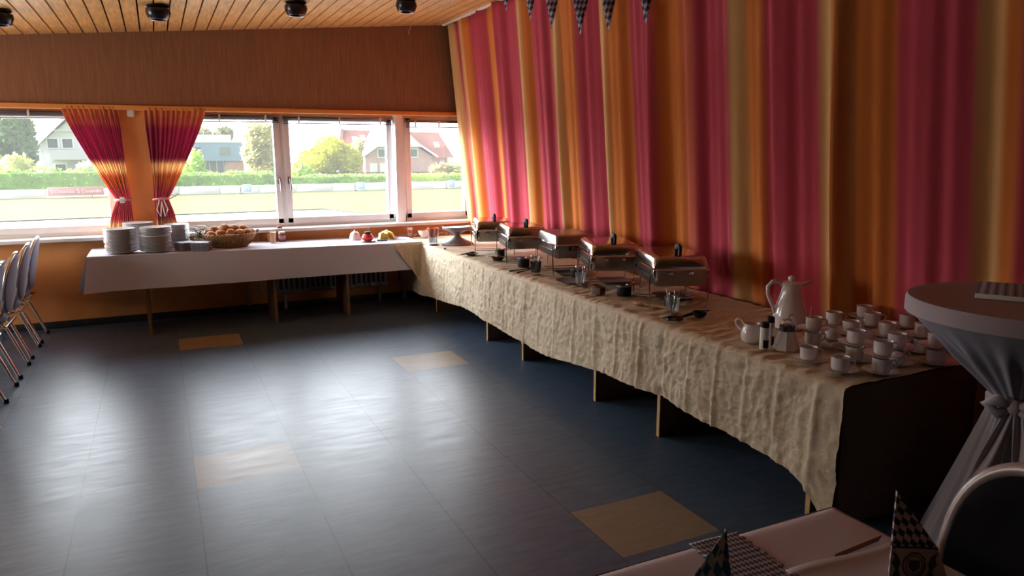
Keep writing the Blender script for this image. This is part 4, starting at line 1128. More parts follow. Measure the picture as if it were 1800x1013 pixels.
# coffee pot
t = thing('coffee_pot', 'white thermos coffee pot with arched handle before the striped curtain', 'coffee pot', (3.085, 2.905, TL), R(-24))
q = MB(); q.lathe([(0, 0), (0.072, 0), (0.084, 0.008), (0.090, 0.05), (0.086, 0.09), (0.068, 0.15), (0.052, 0.20), (0.050, 0.225), (0.058, 0.248), (0.060, 0.252), (0.05, 0.252)], 40); obj('body', q, M_porc, t)
q = MB(); q.lathe([(0, 0.262), (0.03, 0.262), (0.054, 0.256), (0.056, 0.25), (0.04, 0.248)], 36); ld = obj('lid', q, M_porc, t)
q = MB(); q.ball((0, 0, 0.276), 0.021, 2, (1, 1, 0.9)); obj('knob', q, M_porc, ld)
q = MB(); q.prism([(0.035, -0.03, 0.225), (0.06, -0.012, 0.232), (0.112, 0.0, 0.25), (0.06, 0.012, 0.232), (0.035, 0.03, 0.225)], (0, 0, 0.018)); obj('spout', q, M_porc, t)
q = MB(); q.tube([(-0.045, 0, 0.235), (-0.07, 0, 0.262), (-0.105, 0, 0.262), (-0.130, 0, 0.232), (-0.128, 0, 0.19), (-0.112, 0, 0.155), (-0.095, 0, 0.12), (-0.085, 0, 0.085)], [0.010, 0.010, 0.0105, 0.011, 0.0105, 0.010, 0.009, 0.008], 10); obj('handle', q, M_porc, t)
# milk jug
t = thing('milk_jug', 'small white milk jug with ring handle left of the shakers', 'jug', (2.685, 2.77, TL), R(120))
q = MB(); q.lathe([(0, 0), (0.038, 0), (0.050, 0.012), (0.053, 0.035), (0.046, 0.07), (0.038, 0.088), (0.040, 0.096), (0.037, 0.096), (0.034, 0.086), (0, 0.06)], 32); obj('body', q, M_porc, t)
q = MB(); q.tube([(0.036 * 1, 0, 0.085), (0.055, 0, 0.108), (0.075, 0, 0.112), (0.085, 0, 0.098), (0.078, 0, 0.075), (0.052, 0, 0.055)], 0.006, 8); obj('handle', q, M_porc, t)
q = MB(); q.prism([(-0.03, -0.014, 0.086), (-0.052, 0, 0.098), (-0.03, 0.014, 0.086)], (0, 0, 0.009)); obj('spout', q, M_porc, t)
# shakers
def shaker(x_, y_, h, label, rz):
    t = thing('spice_shaker', label, 'shaker', (x_, y_, TL), rz, 'white shakers with black caps')
    q = MB(); q.lathe([(0, 0), (0.020, 0), (0.0215, 0.003), (0.0215, h * 0.80), (0.019, h * 0.83), (0, h * 0.83)], 24); obj('body', q, M_paper, t)
    q = MB(); q.lathe([(0.0205, h * 0.81), (0.0205, h * 0.96), (0.017, h), (0, h)], 24); obj('cap', q, M_blackp, t)
    q = MB()
    for k in range(-5, 6):
        a0, a1 = R(-100 + k * 9), R(-100 + (k + 1) * 9)
        q.poly([(0.0219 * math.cos(a0), 0.0219 * math.sin(a0), 0.008), (0.0219 * math.cos(a1), 0.0219 * math.sin(a1), 0.008), (0.0219 * math.cos(a1), 0.0219 * math.sin(a1), h * (0.34 + 0.03 * (k % 3))), (0.0219 * math.cos(a0), 0.0219 * math.sin(a0), h * (0.34 + 0.03 * (k % 2)))])
    obj('dark_print', q, M_blackp, t)
shaker(2.640, 2.635, 0.135, 'white shaker with black cap next to the milk jug', 0)
shaker(2.705, 2.665, 0.150, 'taller white shaker with black cap next to the sugar dispenser', 0.6)
# sugar dispenser
t = thing('sugar_dispenser', 'flared white sugar dispenser with dark metal top beside the shakers', 'dispenser', (2.735, 2.585, TL))
q = MB(); q.lathe([(0, 0), (0.060, 0), (0.062, 0.006), (0.050, 0.05), (0.038, 0.092), (0.034, 0.095), (0, 0.095)], 8); obj('body', q, M_porc, t, ang=20)
q = MB(); q.lathe([(0.036, 0.093), (0.036, 0.118), (0.03, 0.124), (0, 0.126)], 20); tp = obj('metal_top', q, mat('dark_metal', (0.12, 0.11, 0.10), 0.25, metal=1.0), t)
q = MB()
for a in range(4):
    q.tube([(0.034 * math.cos(a * 1.57), 0.034 * math.sin(a * 1.57), 0.118), (0.028 * math.cos(a * 1.57), 0.028 * math.sin(a * 1.57), 0.145), (0, 0, 0.150)], 0.003, 6)
q.tube([(0, 0, 0.148), (0.01, 0, 0.168), (0.03, 0, 0.172), (0.045, 0, 0.16)], 0.004, 6)
obj('wire_loop', q, M_steel, tp)

# cups and saucers
def saucer_q():
    q = MB(); q.lathe([(0, 0.003), (0.026, 0.003), (0.028, 0), (0.034, 0), (0.037, 0.003), (0.066, 0.0125), (0.078, 0.0165), (0.0785, 0.0180), (0.066, 0.0155), (0.036, 0.0065), (0.030, 0.0075), (0, 0.0065)], 40)
    return q
def cup_parts(t):
    q = MB(); q.lathe([(0, 0.0), (0.030, 0.0), (0.034, 0.004), (0.038, 0.016), (0.0395, 0.060), (0.0405, 0.063), (0.0385, 0.063), (0.0365, 0.058), (0.0345, 0.016), (0, 0.006)], 36); obj('cup_body', q, M_porc, t)
    q = MB(); q.tube([(0.037, 0, 0.052), (0.050, 0, 0.056), (0.061, 0, 0.047), (0.060, 0, 0.032), (0.049, 0, 0.021), (0.036, 0, 0.018)], 0.0042, 8); obj('handle', q, M_porc, t)
cup0 = sau0 = None
GCUP, GSAU = 'coffee cups at the near end of the buffet', 'saucers at the near end of the buffet'
def place_cup(x_, y_, lv, rz, where):
    global cup0, sau0
    z = TL + lv * 0.0765
    if sau0 is None:
        sau0 = obj('saucer', saucer_q(), M_porc, loc=(x_, y_, z), label='white saucer ' + where, cat='saucer', group=GSAU)
        cup0 = thing('coffee_cup', 'white coffee cup ' + where, 'cup', (x_, y_, z + 0.0075), rz, GCUP); cup_parts(cup0)
    else:
        dup(sau0, (x_, y_, z), None, 'white saucer ' + where, GSAU)
        dup(cup0, (x_, y_, z + 0.0075), rz, 'white coffee cup ' + where, GCUP)
for x_, y_, n_, w_ in [(2.66, 2.375, 1, 'alone in front of the sugar dispenser'), (2.655, 2.195, 1, 'alone at the front edge by the cloth corner'), (2.80, 2.10, 2, 'stack at the cloth corner'), (2.86, 2.29, 2, 'stack behind the front edge cup'),
                       (2.905, 2.575, 2, 'stack beside the sugar dispenser'), (3.00, 2.435, 2, 'third stack behind the front edge cup'), (3.09, 2.615, 2, 'stack by the curtain nearest the coffee pot'), (2.975, 2.165, 2, 'stack directly behind the cloth corner stack'),
                       (3.13, 2.335, 2, 'third stack behind the cloth corner'), (3.25, 2.515, 2, 'fourth stack behind the cloth corner'), (3.365, 2.655, 2, 'last stack behind the cloth corner'), (3.145, 2.09, 2, 'stack against the bistro table skirt'),
                       (3.275, 2.25, 2, 'second stack along the bistro table skirt'), (3.375, 2.41, 2, 'third stack along the bistro table skirt')]:
    for lv in range(n_):
        place_cup(x_, y_, lv, R(-30 + 14 * math.sin(x_ * 40 + lv)), ('' if n_ == 1 else ('on top of the ' if lv else 'at the bottom of the ')) + w_)
q = MB(); q.tube([(0, 0, 0.0), (0.004, -0.002, 0.05), (0.006, -0.003, 0.095)], 0.0028, 6); q.ball((0, 0, -0.004), 0.010, 1, (0.7, 0.7, 1.2))
obj('coffee_spoon', q, M_wood_sp, loc=(2.885, 2.585, TL + 0.0765 + 0.030), label='thin brown stirring stick standing in the upper cup beside the sugar dispenser', cat='stirrer')

# ------------------------------------------------------------------ bistro table with stretch cover
bxc, byc, BZ = 2.88, 1.564, 1.148
t = thing('bistro_table', 'round standing table in the right corner, covered in white', 'bistro table', (bxc, byc, 0))
q = MB(); q.lathe([(0, BZ - 0.027), (0.402, BZ - 0.027), (0.406, BZ - 0.02), (0.406, BZ - 0.004), (0.402, BZ), (0, BZ)], 64); obj('tabletop', q, M_darkboard, t)
q = MB(); q.lathe([(0.035, 0.03), (0.035, BZ - 0.027)], 20); obj('column', q, M_chrome, t)
q = MB(); q.lathe([(0, 0), (0.20, 0), (0.20, 0.012), (0.06, 0.035), (0, 0.04)], 40); obj('base', q, M_chrome, t)
t = thing('bistro_cover', 'white stretch cover gathered at the waist of the standing table', 'table cover', (bxc, byc, 0))
q = MB(); q.lathe([(0, BZ + 0.0045), (0.35, BZ + 0.0045), (0.362, BZ + 0.006), (0.409, BZ + 0.005), (0.416, BZ - 0.008), (0.417, BZ - 0.055), (0.411, BZ - 0.057)], 96, wob=lambda a, z: 1 + (0.003 * math.sin(a * 31) if z < BZ - 0.04 else 0)); obj('top_hood', q, mat('greyed_white_hood', (0.44, 0.38, 0.42), 0.75, spec=0.2), t)
q = MB()
WZ = 0.775
def skirt(u, v):
    a = 2 * PI * u
    z = (BZ - 0.05) * (1 - v) + 0.02 * v
    if z > WZ: k = (z - WZ) / (BZ - 0.05 - WZ); r_ = 0.088 + 0.324 * k ** 1.08
    else: k = (WZ - z) / (WZ - 0.02); r_ = 0.088 + 0.235 * k ** 1.05
    rp_ = 0.012 + 0.05 * (1 - abs(2 * k - 1)) if z > WZ else 0.014 + 0.045 * k
    w_ = math.sin(a * 17 + 1.3 * math.sin(a * 3)) * 0.6 + math.sin(a * 29 + 2) * 0.4
    r_ += rp_ * w_ * 0.35 * min(1, 6 * v + 0.1)
    return Vector((r_ * math.cos(a), r_ * math.sin(a), z))
q.grid(skirt, 260, 44); obj('skirt', q, M_sheer, t, ang=180)
q = MB()
q.lathe([(0.090, WZ - 0.035), (0.110, WZ - 0.02), (0.112, WZ + 0.01), (0.097, WZ + 0.025)], 40, wob=lambda a, z: 1 + 0.03 * math.sin(a * 9)); sash_o = obj('waist_sash', q, M_tie, t)
q = MB()
dv = Vector((-0.92, -0.38, 0)).normalized(); sv = Vector((-dv.y, dv.x, 0))
kc = dv * 0.118 + Vector((0, 0, WZ - 0.005))
q.ball(kc, 0.03, 2, (1, 1, 1.1), 0.2)
for s_ in (-1, 1):
    pts = [kc, kc + sv * s_ * 0.05 + dv * 0.02 + Vector((0, 0, 0.022)), kc + sv * s_ * 0.085 + dv * 0.02 + Vector((0, 0, 0.004)), kc + sv * s_ * 0.05 + dv * 0.025 + Vector((0, 0, -0.025)), kc]
    q.tube(pts, [0.014, 0.022, 0.024, 0.020, 0.012], 10)
obj('bow', q, M_tie, sash_o, ang=180)
for s_, L in ((-1, 0.30), (1, 0.26)):
    q = MB()
    def tail(u, v, s_=s_, L=L):
        w_ = (0.03 + 0.06 * v) * (u - 0.5)
        return kc + sv * (s_ * (0.012 + 0.06 * v) + w_) + dv * (0.012 + 0.07 * v + 0.010 * math.sin(u * 9 + v * 4)) + Vector((0, 0, -L * v))
    q.grid(tail, 10, 14); obj('sash_tail', q, M_tie, sash_o, ang=180, solid=0.002)
# printed paper on the bistro table
M_darkloz = lozenge('blue_white_print', (0, 1), 0.020, 0.030, (0.50, 0.48, 0.52), (0.05, 0.06, 0.14))
t = thing('printed_napkin_stack', 'blue and white printed napkins lying on the standing table', 'napkins', (2.955, 1.655, BZ + 0.007), R(30))
q = MB(); q.box((0, 0, 0.008), (0.33, 0.28, 0.016), 0.003); obj('paper_block', q, M_darkloz, t)
q = MB(); q.box((-0.170, 0, 0.009), (0.010, 0.28, 0.018), 0.002); obj('white_border', q, M_paper, t)

# ------------------------------------------------------------------ near table with napkins and chair
t = thing('guest_table', 'near table with pale pink cloth at the bottom edge', 'table', (1.01, 0.92, 0))
q = MB(); q.box((0, 0, 0.715), (1.20, 0.78, 0.026), 0.003); obj('tabletop', q, M_darkboard, t)
for x_ in (-0.55, 0.55):
    for y_ in (-0.35, 0.35):
        q = MB(); q.box((x_, y_, 0.35), (0.035, 0.035, 0.70), 0.003); obj('leg', q, M_blackp, t)
q = MB()
TX0, TX1, TY0, TY1, TZG = 0.40, 1.618, 0.52, 1.325, 0.735
def gcl(u, v):
    x_, y_ = TX0 + u * (TX1 - TX0), TY0 + v * (TY1 - TY0)
    e = min(x_ - TX0, TX1 - x_, y_ - TY0, TY1 - y_)
    return Vector((x_, y_, TZG + 0.0015 * noise.noise(Vector((x_ * 5, y_ * 5, 0))) - 0.010 * math.exp(-(e / 0.012))))
q.grid(gcl, 90, 60)
def drop_n(u, v): return Vector((TX0 + u * (TX1 - TX0), TY1 + 0.004 + 0.014 * v + 0.010 * v * math.sin(u * 19), TZG - 0.009 - 0.24 * v))
def drop_e(u, v): return Vector((TX1 + 0.004 + 0.014 * v + 0.010 * v * math.sin(u * 14), TY1 - u * (TY1 - TY0), TZG - 0.009 - 0.24 * v))
def drop_w(u, v): return Vector((TX0 - 0.004 - 0.014 * v, TY1 - u * (TY1 - TY0), TZG - 0.009 - 0.24 * v))
def drop_s(u, v): return Vector((TX0 + u * (TX1 - TX0), TY0 - 0.004 - 0.014 * v, TZG - 0.009 - 0.24 * v))
for fn in (drop_n, drop_e, drop_w, drop_s): q.grid(fn, 40, 8)
obj('tablecloth', q, M_pinkcloth, label='pale pink tablecloth on the near table at the bottom edge', cat='tablecloth', ang=60)
# second cloth lying over the near side, its edge slightly lifted
q = MB()
def over(u, v):
    x_ = 1.24 + u * (1.60 - 1.24)
    yl = 1.122 + 0.010 * math.sin(u * 5 + 1) - 0.012 * u
    y_ = 0.56 + v * (yl - 0.56)
    lift = 0.004 + 0.010 * math.exp(-((yl - y_) / 0.02) ** 2) * (0.3 + 0.7 * u)
    return Vector((x_, y_, TZG + lift))
q.grid(over, 40, 30); obj('place_mat', q, mat('pale_lilac_mat', (0.68, 0.62, 0.70), 0.8, spec=0.2), label='pale cloth mat overlapping the near side of the pink tablecloth', cat='place mat', ang=60, solid=0.003)
# flat checked runner
M_check = lozenge('dark_check_paper', (0, 1), 0.0125, 0.020, (0.50, 0.46, 0.50), (0.06, 0.07, 0.13))
q = MB()
def runner(u, v):
    x_ = -0.075 + 0.15 * u; y_ = -0.30 + 0.38 * v
    fr = 0.004 * math.sin(v * 90) * (1 if u in (0.0, 1.0) else 0)
    return Vector((x_ + fr, y_, 0.0035 + 0.0015 * noise.noise(Vector((x_ * 20, y_ * 20, 0)))))
q.grid(runner, 8, 60)
obj('paper_runner', q, M_check, loc=(1.185, 1.24, TZG + 0.003), rz=R(-3), label='flat blue and white checked paper runner across the pink cloth', cat='table runner', solid=0.001)
# dark brown strip painted in as the shadow under the lifted edge
q = MB(); q.prism([(0, 0, 0), (0.17, 0.006, 0), (0.20, 0.018, 0), (0.02, 0.012, 0)], (0, 0, 0.003))
obj('edge_shadow_strip', q, mat('brown_edge_shadow', (0.10, 0.04, 0.02), 0.4), loc=(1.385, 1.118, TZG + 0.004), rz=R(2), label='dark brown strip painted as shadow at the edge of the cloth mat', cat='knife')
# standing folded napkin, blue and white lozenges
M_loz = lozenge('bavarian_lozenge', (0, 2), 0.021, 0.036, (0.62, 0.68, 0.80), (0.03, 0.20, 0.48))
M_loz2 = lozenge('dark_lozenge', (0, 2), 0.0175, 0.026, (0.60, 0.55, 0.56), (0.018, 0.018, 0.035), skew=0.45)
t = thing('folded_napkin', 'upright folded napkin with light blue lozenges on the checked runner', 'napkin', (0.985, 1.055, TZG + 0.005), R(-20))
tip = Vector((0.0, 0.0, 0.205))
leaves = [((-0.165, -0.05), (-0.07, -0.02)), ((-0.07, -0.02), (-0.045, -0.065)), ((-0.045, -0.065), (-0.01, -0.005)), ((-0.01, -0.005), (0.012, -0.055)), ((-0.165, -0.05), (-0.05, 0.06)), ((-0.05, 0.06), (0.012, -0.055))]
q = MB()
for a_, b_ in leaves:
    for w_ in (0.0,):
        q.poly([Vector((a_[0], a_[1], 0)), Vector((b_[0], b_[1], 0)), tip])
obj('pleated_fan', q, M_loz, t, ang=0, solid=0.002)
q = MB(); q.tube([(-0.07, -0.022, 0.0), (-0.034, -0.012, 0.105), tip], 0.0025, 5); obj('white_fold', q, M_paper, t)
# triangular napkin stand with crest
t = thing('crest_napkin', 'triangular napkin with dark lozenges and a printed crest before the shaded chair', 'napkin', (1.43, 1.005, TZG + 0.004), R(-30))
nx = 0.125; nh = 0.215
q = MB(); q.prism([(0, 0, 0.082), (nx * 0.80, 0, 0.082), (0, 0, nh)], (0, 0.004, 0)); obj('printed_front', q, M_loz2, t, ang=0)
q = MB(); q.prism([(0, 0, 0.0), (nx * 1.05, 0, 0.0), (nx * 0.80, 0, 0.082), (0, 0, 0.082)], (0, 0.004, 0)); bd_ = obj('pale_band', q, mat('pale_napkin_paper', (0.52, 0.45, 0.46), 0.8), t, ang=0)
q = MB(); q.prism([(0, 0.004, 0.0), (nx, 0.09, 0.0), (0, 0.004, nh)], (0, 0.003, 0)); obj('back_leaf', q, M_loz2, t, ang=0)
q = MB(); q.box((nx * 0.40, -0.001, 0.081), (nx * 0.80, 0.002, 0.003)); obj('band_line', q, M_blackp, bd_)
q = MB()
ccx, ccz = 0.052, 0.038
q.tube([(ccx + 0.024 * math.cos(2 * PI * k / 32), -0.0012, ccz + 0.030 * math.sin(2 * PI * k / 32)) for k in range(32)], 0.0018, 5, closed=True)
q.tube([(ccx + 0.018 * math.cos(2 * PI * k / 32), -0.0012, ccz + 0.023 * math.sin(2 * PI * k / 32)) for k in range(32)], 0.0010, 5, closed=True)
q.prism([(ccx - 0.012, -0.0012, ccz + 0.012), (ccx - 0.012, -0.0012, ccz - 0.006), (ccx, -0.0012, ccz - 0.018), (ccx + 0.012, -0.0012, ccz - 0.006), (ccx + 0.012, -0.0012, ccz + 0.012)], (0, -0.0006, 0))
for s_ in (-1, 1):
    P = [(0.028, -0.03), (0.046, -0.030), (0.040, -0.012), (0.050, 0.004), (0.044, 0.016), (0.050, 0.034), (0.036, 0.022), (0.030, 0.004), (0.034, -0.010)]
    P = [(ccx + s_ * a_, -0.0012, ccz + b_) for a_, b_ in P]
    q.prism(P if s_ > 0 else P[::-1], (0, -0.0006, 0))
obj('crest', q, mat('crest_ink', (0.035, 0.025, 0.045), 0.7), bd_, ang=0)
ch2 = make_chair(M_pad_shade, 'oval-backed chair with pale rim, its shade painted black, in the bottom right corner', (1.78, 0.90, 0), R(-12), 'chairs at the near table', mat('pale_rim', (0.42, 0.36, 0.35), 0.35, metal=0.2), 0.019)

# ------------------------------------------------------------------ pennants on a string
M_penn = lozenge('pennant_lozenge', (1, 2), 0.026, 0.042, (0.62, 0.60, 0.66), (0.06, 0.07, 0.20), skew=0.25)
tips = [(5.525, 2.795), (5.108, 2.666), (4.772, 2.557), (4.379, 2.458), (4.042, 2.435), (3.649, 2.421)]
nmz = ['first pennant from the windows, only its tip in view', 'second pennant from the windows', 'third pennant from the windows', 'fourth and lowest hanging pennant from the windows', 'fifth pennant from the windows', 'sixth pennant from the windows, farthest to the right']
t = thing('pennant_string', 'thin white string strung below the ceiling, holding the pennants', 'string', (2.6, 0, 0))
q = MB()
tops = [(y_, z_ + 0.27) for y_, z_ in tips]
q.tube([(0, 7.2, ceil_z(2.6) - 0.0), (0, 6.3, 3.075)] + [(0, y_, z_) for y_, z_ in tops] + [(0, 3.2, 2.85), (0, 2.4, 2.98), (0, 1.6, ceil_z(2.6))], 0.003, 5)
obj('cord', q, M_paper, t)
for (y_, z_), w_ in zip(tips, nmz):
    q = MB()
    def pen(u, v):
        hw = 0.058 * (1 - v) + 0.002
        return Vector((0.012 * math.sin(v * 5 + u * 4) * v, (u - 0.5) * 2 * hw, -0.27 * v))
    q.grid(pen, 6, 16)
    obj('pennant', q, M_penn, loc=(2.6, y_, z_ + 0.27), rz=R(57), label='blue and white lozenge pennant, ' + w_, cat='pennant', group='lozenge pennants below the ceiling', solid=0.001, ang=180)

# ------------------------------------------------------------------ outside
GZ = -1.0
M_grass = mat('lawn_grass', (0.047, 0.053, 0.005), 0.95, spec=0.1, var=0.12, vscale=0.6)
M_pave = mat('pale_paving', (0.50, 0.50, 0.48), 0.9, spec=0.1, var=0.05)
q = MB(); q.box((5, 130, GZ - 0.15), (300, 200, 0.1)); obj('ground', q, M_grass, kind='structure', ang=0)
q = MB()
q.poly([(-60, 33.5, GZ), (7.2, 36.5, GZ), (8.8, 31, GZ), (60, 30, GZ), (60, 52, GZ), (-60, 55, GZ)]); obj('lawn', q, M_grass, kind='structure', ang=0)
q = MB(); q.poly([(-60, 8.62, GZ - 0.05), (60, 8.62, GZ - 0.05), (60, 40, GZ - 0.05), (-60, 40, GZ - 0.05)]); obj('terrace', q, M_pave, kind='structure', ang=0)
# low white boards round the pitch
def bar(name, y_, x0, x1, z0, z1, M_, label, cat, group=None, tilt=0.0):
    q = MB(); q.box((0, 0, (z1 - z0) / 2), (x1 - x0, 0.06, z1 - z0), 0.01)
    return obj(name, q, M_, loc=((x0 + x1) / 2, y_, z0), label=label, cat=cat, group=group)
M_board = mat('white_board', (0.78, 0.78, 0.80), 0.6)
q = MB()
for k in range(24):
    q.box((-20 + k * 2.5, 0, 0.27), (2.46, 0.05, 0.52), 0.01)
t = obj('pitch_barrier', q, M_board, loc=(0, 53.2, GZ), rz=R(-1.0), label='long low white barrier along the far edge of the lawn', cat='barrier')
t = thing('advertising_board', 'red board with white lettering on the white barrier at the left', 'sign', (-4.55, 52.6, GZ + 0.16))
q = MB(); q.box((0, 0, 0.25), (3.0, 0.05, 0.50), 0.01); obj('board', q, mat('faded_red_board', (0.60, 0.24, 0.25), 0.6), t)
for x_ in (-0.62, 0.82):
    q = MB(); q.add(txt('Cosando', 0.30, 0.006), Matrix.Translation((x_, -0.03, 0.25)) @ Matrix.Rotation(R(90), 4, 'X')); obj('lettering', q, M_paper, t, ang=0)
for x_ in (-1.28, 0.12):
    q = MB(); q.add(txt('S', 0.34, 0.006), Matrix.Translation((x_, -0.03, 0.25)) @ Matrix.Rotation(R(90), 4, 'X')); obj('emblem', q, M_paper, t, ang=0)
M_bsign = mat('pale_blue_sign', (0.45, 0.58, 0.80), 0.6)
for k, (x_, lb) in enumerate(((5.3, 'small blue and white sign on the barrier right of the modern house'), (13.0, 'small blue and white sign on the barrier right of the yellow tree'), (19.9, 'small blue and white sign on the barrier beside the striped curtain'))):
    t = thing('pitch_sign', lb, 'sign', (x_, 52.4, GZ + 0.1), group='blue and white signs on the barrier')
    q = MB(); q.box((0.1, 0, 0.27), (0.55, 0.04, 0.50), 0.01); obj('board', q, M_bsign, t)
    q = MB(); q.add(txt('N', 0.36, 0.006), Matrix.Translation((0.12, -0.03, 0.27)) @ Matrix.Rotation(R(90), 4, 'X')); obj('mark', q, M_paper, t, ang=0)
    q = MB(); q.box((-0.32, 0, 0.20), (0.10, 0.05, 0.36), 0.01); q.box((-0.32, 0, -0.04), (0.25, 0.12, 0.08), 0.01); obj('post', q, M_gray, t)
# foliage
def leafy(q, c, rad, n, ls, seed, flat=1.0):
    rnd = random.Random(seed)
    for k in range(n):
        while True:
            p = Vector((rnd.uniform(-1, 1), rnd.uniform(-1, 1), rnd.uniform(-1, 1)))
            if 0.45 < p.length < 1: break
        p = Vector((p.x * rad[0], p.y * rad[1], p.z * rad[2])) + Vector(c)
        a = Vector((rnd.gauss(0, 1), rnd.gauss(0, 1), rnd.gauss(0, 1))).normalized()
        b_ = a.orthogonal().normalized(); s_ = ls * rnd.uniform(0.6, 1.3)
        q.poly([p - a * s_, p - b_ * s_ * 0.55, p + a * s_, p + b_ * s_ * 0.55])
def tree(name, x_, y_, lobes, M_, label, seed, ls=0.28, n=700, trunk=(0.16, 1.2), cat='tree', group='trees and shrubs beyond the lawn'):
    t = thing(name, label, cat, (x_, y_, GZ), group=group)
    q = MB()
    for i, (c, r_) in enumerate(lobes):
        q.ball(c, 1.0, 2, tuple(v * 0.80 for v in r_), 0.35)
        leafy(q, c, r_, int(n * (r_[0] * r_[2]) / 2.0) + 120, ls, seed + i)
    obj('crown', q, M_, t, ang=0)
    q = MB()
    q.tube([(0, 0, -0.1), (0.05, 0, trunk[1] * 0.5), (-0.03, 0, trunk[1])], [trunk[0], trunk[0] * 0.8, trunk[0] * 0.6], 8)
    for k in range(4):
        a = k * 1.7 + seed
        q.tube([(0, 0, trunk[1] * 0.7), (0.5 * math.cos(a), 0.4 * math.sin(a), trunk[1] * 1.2), (0.9 * math.cos(a), 0.8 * math.sin(a), trunk[1] * 1.7)], [trunk[0] * 0.5, trunk[0] * 0.35, trunk[0] * 0.15], 6)
    obj('trunk', q, mat('bark', (0.10, 0.08, 0.06), 0.9), t)
def leaf_mat(name, c): return mat(name, c, 0.8, spec=0.15, var=0.25, vscale=0.9, transl=0.2)
L_yel = leaf_mat('yellow_spring_leaves', (0.46, 0.45, 0.012)); L_grn = leaf_mat('fresh_green_leaves', (0.22, 0.36, 0.06)); L_dk = leaf_mat('dark_green_leaves', (0.15, 0.22, 0.09))
L_tan = leaf_mat('olive_tan_leaves', (0.40, 0.36, 0.14)); L_hedge = leaf_mat('hedge_leaves', (0.20, 0.34, 0.05)); L_blos = leaf_mat('pale_blossom', (0.60, 0.52, 0.38)); L_lime = leaf_mat('lime_leaves', (0.30, 0.46, 0.05))
tree('yellow_tree', 14.5, 70, [((-1.0, 0, 1.7), (1.9, 1.6, 1.5)), ((0.3, 0, 2.9), (1.6, 1.4, 1.4)), ((1.6, 0, 1.9), (1.6, 1.4, 1.6)), ((-2.0, 0, 1.1), (1.2, 1.2, 1.0))], L_yel, 'bright yellow-green tree behind the middle window', 1, 0.22)
tree('bare_tree', 18.3, 75, [((0, 0, 2.1), (0.9, 0.9, 1.5)), ((0.3, 0, 3.3), (0.7, 0.7, 0.9))], leaf_mat('sparse_leaves', (0.36, 0.36, 0.14)), 'thin pale tree right of the yellow tree', 5, 0.15, 260)
tree('olive_tree', 9.6, 78, [((0, 0, 4.2), (1.75, 1.4, 1.6)), ((-0.5, 0, 2.6), (1.5, 1.3, 1.5)), ((0.7, 0, 2.2), (1.6, 1.3, 1.5)), ((0.2, 0, 1.0), (1.5, 1.3, 1.2))], L_tan, 'tall olive-tan tree right of the modern house', 9, 0.24)
tree('lime_shrub', 2.75, 62, [((0, 0, 1.5), (0.85, 0.8, 1.55)), ((-0.8, 0, 0.9), (0.9, 0.8, 1.0)), ((0.6, 0, 0.7), (0.8, 0.8, 0.8))], L_lime, 'fresh green shrub left of the modern house', 13, 0.16, cat='shrub')
tree('lime_shrub', 11.2, 64, [((0, 0, 0.9), (0.9, 0.8, 1.0)), ((-0.7, 0, 0.6), (0.8, 0.8, 0.7))], L_lime, 'small lime green shrub left of the window mullion', 17, 0.16, cat='shrub')
tree('dark_tree', -10.5, 72, [((0, 0, 4.6), (1.9, 1.6, 2.2)), ((-1.5, 0, 3.2), (1.6, 1.5, 2.0)), ((0.9, 0, 2.9), (1.1, 1.3, 1.6))], L_dk, 'dark green tree behind the left window', 21, 0.26)
tree('pale_tree', -11.6, 66, [((0, 0, 3.6), (1.2, 1.0, 1.6)), ((-0.8, 0, 2.2), (1.2, 1.0, 1.4)), ((0.8, 0, 1.6), (1.0, 1.0, 1.1))], leaf_mat('pale_green_leaves', (0.34, 0.42, 0.10)), 'lighter green tree at the left frame edge', 25, 0.2)
tree('round_shrub', -8.9, 63, [((0, 0, 1.6), (1.15, 1.0, 1.15)), ((-0.9, 0, 1.0), (1.0, 1.0, 0.9))], leaf_mat('straw_leaves', (0.45, 0.45, 0.16)), 'round straw-green shrub left of the white house', 29, 0.18, cat='shrub')
tree('blossom_shrub', -4.2, 64, [((0, 0, 1.3), (1.4, 1.0, 0.95)), ((1.2, 0, 1.0), (1.2, 1.0, 0.8))], L_blos, 'pale blossoming shrub before the white house', 33, 0.16, cat='shrub')
tree('corner_shrub', 24.2, 66, [((0, 0, 1.0), (1.3, 1.0, 0.8)), ((1.5, 0, 0.9), (1.2, 1.0, 0.7))], leaf_mat('mixed_leaves', (0.28, 0.26, 0.09)), 'reddish green shrub at the red house corner beside the striped curtain', 37, 0.16, cat='shrub')
tree('distant_tree', 6.4, 118, [((0, 0, 5.2), (1.6, 1.2, 1.2)), ((3.0, 0, 5.4), (1.4, 1.2, 1.3))], leaf_mat('hazy_leaves', (0.34, 0.34, 0.20)), 'pale distant treetops above the modern house roof', 41, 0.3)
def hedge(x0, x1, y_, h, d, M_, label, seed):
    q = MB(); L = x1 - x0
    q.box((0, 0, h * 0.42), (L, d * 0.7, h * 0.84), 0.1)
    rnd = random.Random(seed)
    n = int(L * 95)
    for k in range(n):
        p = Vector((rnd.uniform(-L / 2, L / 2), -d / 2 * rnd.uniform(0.6, 1.0), h * rnd.uniform(0.05, 1.0)))
        if rnd.random() < 0.35: p = Vector((p.x, rnd.uniform(-d / 2, d / 2), h * (0.85 + 0.2 * noise.noise(Vector((p.x * 0.8, seed, 0))) + rnd.uniform(0, 0.10))))
        a = Vector((rnd.gauss(0, 1), rnd.gauss(0, 1), rnd.gauss(0, 1))).normalized(); b_ = a.orthogonal().normalized(); s_ = rnd.uniform(0.08, 0.17)
        q.poly([p - a * s_, p - b_ * s_ * 0.6, p + a * s_, p + b_ * s_ * 0.6])
    obj('hedge', q, M_, loc=((x0 + x1) / 2, y_, GZ), label=label, cat='hedge', ang=0, group='hedges beyond the lawn')
